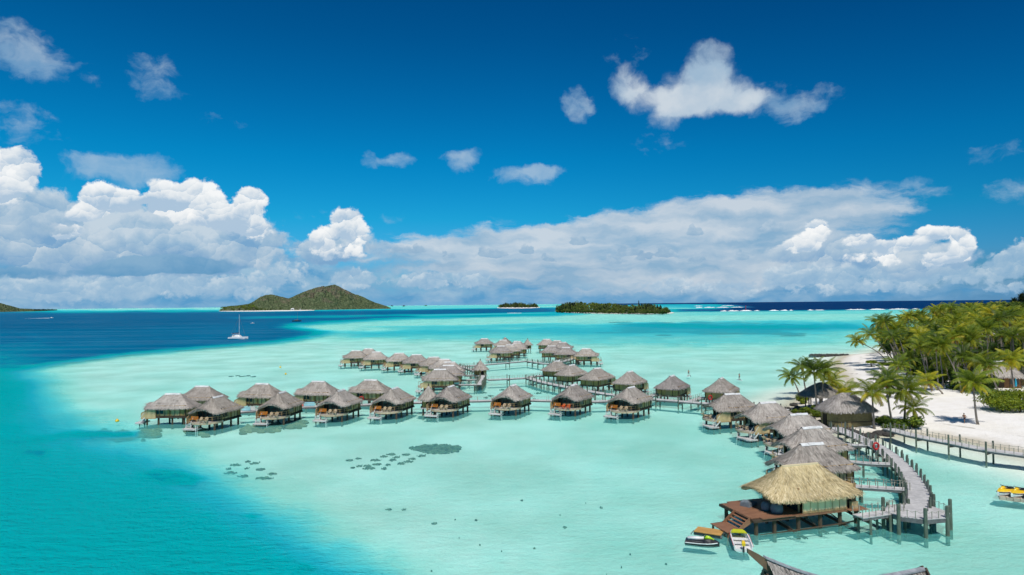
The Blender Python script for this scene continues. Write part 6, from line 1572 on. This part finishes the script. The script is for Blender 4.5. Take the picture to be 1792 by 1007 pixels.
def far_tree(kind, p, h, label, group, k, w=1.0):
    nm = {'palm':'coconut_palm','bush':'broadleaf_tree','pine':'casuarina_tree'}[kind]; r = empty(nm, p, rng.uniform(0,6), label, 'palm tree' if kind == 'palm' else 'tree', group)
    if kind not in TRK:
        o = MB().lathe([(.03,-.02),(.018,.5),(.012,.97)], n=6).build('trunk', M_TRUNK if kind == 'palm' else M_BARK); TRK[kind] = o.data; bpy.data.objects.remove(o)
    tr = bpy.data.objects.new('trunk', TRK[kind]); COL.objects.link(tr); tr.parent = r; tr.scale = (h*.7, h*.7, h)
    c = bpy.data.objects.new('crown', {'palm':FPALM,'bush':BUSH,'pine':PINE}[kind][k % 3]); COL.objects.link(c); c.parent = r
    if kind == 'palm': c.location = (0,0,h*.97); c.scale = (h*.068*w,)*3
    elif kind == 'bush': c.location = (0,0,h*.06); c.scale = (h*.10*w, h*.10*w, h*.138)
    else: c.location = (0,0,h*.05); c.scale = (h*.10*w, h*.10*w, h*.095)
    if kind == 'palm': to_far(r)
rg = random.Random(77)
def islet_trees(x0, x1, n, base, tops, kinds, Ld, group, spread):
    for i in range(n):
        x = x0+(x1-x0)*(i+rg.random())/n; row = rg.random(); yb = base(x)-spread*row*row; p = P(x, yb, 0); p.z = .6
        kind = kinds(x, rg.random()); ty = np.interp(x, [t_[0] for t_ in tops], [t_[1] for t_ in tops])+rg.uniform(0, 3.5)*(1.0 if kind != 'bush' else 1.5)
        if row < .35 and x1-x0 > 150: ty += rng.uniform(3, 9)
        h = max(AT(x, ty, p.y).z-.6, 4); far_tree(kind, p, h, Ld[kind], group+{'palm':', palms','bush':', leafy trees','pine':', casuarinas'}[kind], i, rg.uniform(.85,1.25))
islet_trees(975, 1170, 190, lambda x: 548.0+(x-975)*.0135, [(972,537),(985,529),(1000,527),(1020,527),(1030,530.5),(1040,529),(1060,530),(1090,532),(1110,533),(1125,529.5),(1140,531),(1155,534),(1165,536),(1172,544)],
    lambda x, u: ('pine' if u < .45 else 'bush') if x < 1018 else ('palm' if u < .62 else 'bush') if x < 1110 else ('bush' if u < .75 else 'pine'),
    {'palm':'coconut palm in the thick belt of the long flat islet','bush':'dark leafy tree in the thick belt of the long flat islet','pine':'feathery casuarina on the long flat islet'}, 'trees of the long islet', 5.0)
for i in range(75):          # low bushes hiding the foot of the wood
    x = 974+194*(i+rg.random())/75; p = P(x, 548.3+(x-975)*.0138-rg.random()*.5, 0); p.z = .3
    far_tree('bush', p, rg.uniform(6, 11), 'low bush along the shore of the long flat islet', 'shore bushes of the long islet', i, rg.uniform(1.5,2.1))
for i in range(26):
    x = 873+69*(i+rg.random())/26; p = P(x, 539.2-(x-873)*.009, 0); p.z = .3
    far_tree('bush', p, rg.uniform(14, 22), 'low bush along the shore of the small islet', 'shore bushes of the small islet', i, rg.uniform(1.3,1.8))
for x, ty in [(1118,526.5)]:
    p = P(x, 546, 0); far_tree('pine', p, AT(x, ty, p.y).z, 'single tall casuarina spike on the long flat islet', None, 2, .5)
islet_trees(873, 943, 64, lambda x: 539.2, [(872,533.5),(880,530),(892,529),(905,527.5),(915,529),(921,531.5),(928,529.5),(938,530.5),(943,535)],
    lambda x, u: 'pine' if u < .5 else 'bush', {'palm':'','bush':'leafy tree on the small round islet','pine':'casuarina on the small round islet'}, 'trees of the small islet', 1.5)
islet_trees(386, 450, 46, lambda x: 545.15-(x-386)*.006, [(385,537),(395,536),(410,535),(430,533.5),(440,532),(450,534)], lambda x, u: 'palm' if u < .75 else 'bush',
    {'palm':'coconut palm on the low sandy end of the green island','bush':'leafy tree on the low sandy end of the green island'}, 'shore trees of the green island', 1.0)
islet_trees(450, 680, 70, lambda x: 544.6-(x-450)*.0165, [(450,538),(520,537.5),(600,535.5),(680,538)], lambda x, u: 'bush' if u < .8 else 'palm',
    {'palm':'coconut palm along the foot of the green hill','bush':'leafy tree along the foot of the green hill'}, 'shore trees at the hill foot', .8)
islet_trees(30, 98, 40, lambda x: 545.3-(x-30)*.02, [(30,540),(60,540.5),(98,540.5)], lambda x, u: 'palm' if u < .6 else 'bush', {'palm':'coconut palm in the low belt below the far headland','bush':'leafy tree in the low belt below the far headland'}, 'trees below the far headland', .6)
def far_house(px, py, w, h, label):
    p = P(px, py, 0); r = empty('white_house', (p.x, p.y, 0), .1, label, 'house', None)
    wl = MB().box((0,0,h/2), (w,w*.7,h)).build('wall', M_WHITEP, r); MB().loft([[(-w*.56,-w*.42,h),(w*.56,-w*.42,h),(w*.56,w*.42,h),(-w*.56,w*.42,h)],[(-w*.3,-.3,h*1.5),(w*.3,-.3,h*1.5),(w*.3,.3,h*1.5),(-w*.3,.3,h*1.5)]]).build('roof', M_DECK2 if w < 14 else M_WHITEP, r)
    MB().box((0,-w*.352,h*.55), (w*.6,.05,h*.4)).build('window', M_GLASS, wl)
far_house(512, 543.6, 17, 8, 'wide white house at the foot of the green hill'); far_house(525.5, 543.2, 7, 6, 'smaller pale house beside the wide white one below the hill'); far_house(405, 544.0, 12, 5, 'brown-roofed house under palms on the low end of the green island')
for i, (x, d) in enumerate([(686,'nearest the green island'),(707,'in the middle of the string'),(745,'farthest out')]):
    p = P(x, 536.9-(x-684)*.009, 0); far_tree('bush', p, 24, f'tiny tree-covered reef speck on the horizon, {d}', 'reef specks on the horizon', i, 2.6)

import bmesh
bm = bmesh.new()
for me, mx, mi in FAR_PARTS:
    m2 = me.copy(); m2.transform(mx)
    if mi and 'tint' not in m2.attributes: m2.attributes.new('tint', 'FLOAT', 'POINT')
    m2.polygons.foreach_set('material_index', [mi]*len(m2.polygons)); bm.from_mesh(m2); bpy.data.meshes.remove(m2)
me = bpy.data.meshes.new('far_palms'); bm.to_mesh(me); bm.free(); me.materials.append(M_TRUNK); me.materials.append(M_PALM)
o = bpy.data.objects.new('far_palms', me); COL.objects.link(o); setp(o, kind='stuff')
# ------------------------------------------------------------------ people
def person(loc, rz, label, pose='stand', shorts=M_SHORT, top=None, hair_len=.0):
    J = {'pelvis':(0,0,.95),'chest':(0,.0,1.28),'neck':(0,.01,1.50),'head':(0,.03,1.62),'crown':(0,.02,1.76)}
    if pose == 'walk':
        J['chest'] = (0,.05,1.27); J['neck'] = (0,.08,1.48); J['head'] = (0,.12,1.60); J['crown'] = (0,.11,1.74)
        J.update({'hipL':(-.10,0,.92),'kneeL':(-.11,.16,.50),'ankL':(-.11,.12,.08),'toeL':(-.12,.28,.03),'hipR':(.10,0,.92),'kneeR':(.11,-.04,.48),'ankR':(.11,-.24,.12),'toeR':(.11,-.12,.03),
                  'shL':(-.19,.05,1.43),'elL':(-.25,-.06,1.16),'wrL':(-.24,.06,.93),'shR':(.19,.05,1.43),'elR':(.25,.14,1.17),'wrR':(.23,.30,.98)})
    else:
        J.update({'hipL':(-.10,0,.92),'kneeL':(-.14,.07,.50),'ankL':(-.15,0,.07),'toeL':(-.16,.17,.03),'hipR':(.10,0,.92),'kneeR':(.14,.07,.50),'ankR':(.15,0,.07),'toeR':(.16,.17,.03),
                  'shL':(-.19,0,1.43),'elL':(-.12,.24,1.30),'wrL':(.12,.36,1.36),'shR':(.19,0,1.43),'elR':(.30,.18,1.20),'wrR':(.24,.38,1.02)})
    Rd = {'pelvis':.135,'chest':.145,'neck':.060,'head':.088,'crown':.060,'hipL':.095,'hipR':.095,'kneeL':.058,'kneeR':.058,'ankL':.040,'ankR':.040,'toeL':.030,'toeR':.030,'shL':.065,'shR':.065,'elL':.043,'elR':.043,'wrL':.030,'wrR':.030}
    E_ = [('pelvis','chest'),('chest','neck'),('neck','head'),('head','crown'),('pelvis','hipL'),('hipL','kneeL'),('kneeL','ankL'),('ankL','toeL'),('pelvis','hipR'),('hipR','kneeR'),('kneeR','ankR'),('ankR','toeR'),('chest','shL'),('shL','elL'),('elL','wrL'),('chest','shR'),('shR','elR'),('elR','wrR')]
    names = list(J); vs = [J[n] for n in names]; rad = [Rd[n] for n in names]; ed = [(names.index(a), names.index(b)) for a, b in E_]
    for s in ('L', 'R'):                                  # hand: palm, four fingers, thumb
        w = Vector(J['wr'+s]); d = (w-Vector(J['el'+s])).normalized(); sd = d.cross(Vector((0,0,1))).normalized(); wi = names.index('wr'+s)
        pm = w+d*.075; vs.append(tuple(pm)); rad.append(.030); pi_ = len(vs)-1; ed.append((wi, pi_))
        for k in range(4):
            a = pm+sd*(.013*(k-1.5)*1.6)+d*.035; b = a+d*[.035,.042,.039,.030][k]+Vector((0,0,-.015)); vs += [tuple(a), tuple(b)]; rad += [.009,.008]; ed += [(pi_, len(vs)-2), (len(vs)-2, len(vs)-1)]
        th = w+d*.05+sd*.045; vs += [tuple(w+d*.03+sd*.022), tuple(th)]; rad += [.011,.009]; ed += [(wi, len(vs)-2), (len(vs)-2, len(vs)-1)]
    def skinned(name, vs, ed, rad, mt, parent, root=0, lv=2):
        me = bpy.data.meshes.new(name); me.from_pydata(vs, ed, []); o = bpy.data.objects.new(name, me); COL.objects.link(o); o.parent = parent
        o.modifiers.new('skin', 'SKIN'); sm = o.modifiers.new('sub', 'SUBSURF'); sm.levels = sm.render_levels = lv
        for i, v in enumerate(me.skin_vertices[0].data): v.radius = (rad[i], rad[i]); v.use_root = (i == root)
        me.materials.append(mt); return o
    root = empty('person', loc, rz, label, 'person')
    body = skinned('body', vs, ed, rad, M_SKIN, root); body.data.materials[0] = M_SKIN
    hd = Vector(J['head']); cr = Vector(J['crown'])
    MB().lathe([(.004,-.02),(.085,.0),(.098,.05),(.080,.10),(.03,.125),(.003,.128)], (hd.x, hd.y-.015, hd.z+.035), 12).build('hair', M_HAIR, root, True)
    if hair_len: MB().tube([(hd.x,hd.y-.09,hd.z+.06),(hd.x,hd.y-.12,hd.z-.05),(hd.x,hd.y-.11,hd.z-.05-hair_len)], [.055,.06,.03], 8).build('ponytail', M_HAIR, root, True)
    f = MB()
    for sx in (-.032,.032): f.lathe([(.002,-.010),(.012,0),(.002,.010)], (hd.x+sx, hd.y+.085, hd.z+.018), 6)
    f.build('eyes', M_HAIR, root); MB().add([(hd.x-.012,hd.y+.085,hd.z-.012),(hd.x+.012,hd.y+.085,hd.z-.012),(hd.x,hd.y+.112,hd.z-.014),(hd.x,hd.y+.088,hd.z+.018)],[(0,1,2),(0,2,3),(1,3,2)]).build('nose', M_SKIN, root)
    MB().box((hd.x,hd.y+.083,hd.z-.042), (.04,.012,.010)).build('mouth', M_REDP, root)
    mid = lambda a, b, t: tuple(Vector(J[a]).lerp(Vector(J[b]), t))
    sv = [J['pelvis'], mid('hipL','kneeL',.1), mid('hipL','kneeL',.65), mid('hipR','kneeR',.1), mid('hipR','kneeR',.65), mid('pelvis','chest',.35)]
    skinned('shorts', sv, [(0,1),(1,2),(0,3),(3,4),(0,5)], [.150,.112,.100,.112,.100,.140], shorts, root)
    if top: skinned('top', [mid('pelvis','chest',.45), J['chest'], mid('chest','neck',.55), mid('chest','shL',.8), mid('chest','shR',.8)], [(0,1),(1,2),(1,3),(1,4)], [.142,.155,.09,.08,.08], top, root)
    return root
g0 = gp(1688, 741); person((g0.x, g0.y, g0.z), 1.9, 'bare-chested person in dark shorts walking on sand by the lone palm', 'walk')
def paddle(px, py, rz, label, board_label, pad_label, top, hl):
    p = P(px, py, .1); z = .13
    b = empty('paddleboard', (p.x, p.y, 0), rz+math.pi/2-.15, board_label, 'paddleboard', None)
    MB().loft([[(-1.6+3.2*t, -w, .02), (-1.6+3.2*t, w, .02), (-1.6+3.2*t, w*.96, .13), (-1.6+3.2*t, -w*.96, .13)] for t, w in [(0,.12),(.1,.29),(.3,.38),(.6,.39),(.85,.27),(.95,.14),(1,.03)]]).build('board', M_WHITE, b, False)
    MB().box((-.2,0,.134), (1.5,.5,.006)).build('deck_pad', M_DECK2, b); MB().add([(-1.35,-.01,.02),(-1.15,-.01,.02),(-1.38,-.01,-.2),(-1.35,.01,.02),(-1.15,.01,.02),(-1.38,.01,-.2)],[(0,1,2),(5,4,3),(0,2,5,3),(1,4,5,2),(0,3,4,1)]).build('fin', M_BLACK, b)
    person((p.x, p.y, z), rz, label, 'stand', M_SHORT, top, hl)
    q_ = empty('paddle', (p.x, p.y, z), rz, pad_label, 'paddle', None)
    MB().tube([(.10,.46,1.48),(.26,.42,1.0),(.46,.36,.15)], .016, 6).build('shaft', M_BLACK, q_); MB().loft([[(.44,.34,.18),(.48,.34,.18),(.48,.38,.18),(.44,.38,.18)],[(.40,.33,-.05),(.62,.33,-.05),(.62,.36,-.05),(.40,.36,-.05)],[(.48,.32,-.25),(.66,.32,-.25),(.66,.34,-.25),(.48,.34,-.25)]]).build('blade', M_BLACK, q_)
    MB().bar((.05,.46,1.49), (.16,.46,1.49), .03).build('grip', M_BLACK, q_)
paddle(1205, 658, -.4, 'paddler in dark shorts and dark top, farther out in the pale lagoon', 'white paddleboard under the farther paddler', 'black paddle held by the farther paddler', M_SHORT, .0)
paddle(1294, 665, .3, 'paddler in a red top, nearer the palm shore', 'white paddleboard under the paddler in red', 'black paddle held by the paddler in red', M_SHIRT, .18)
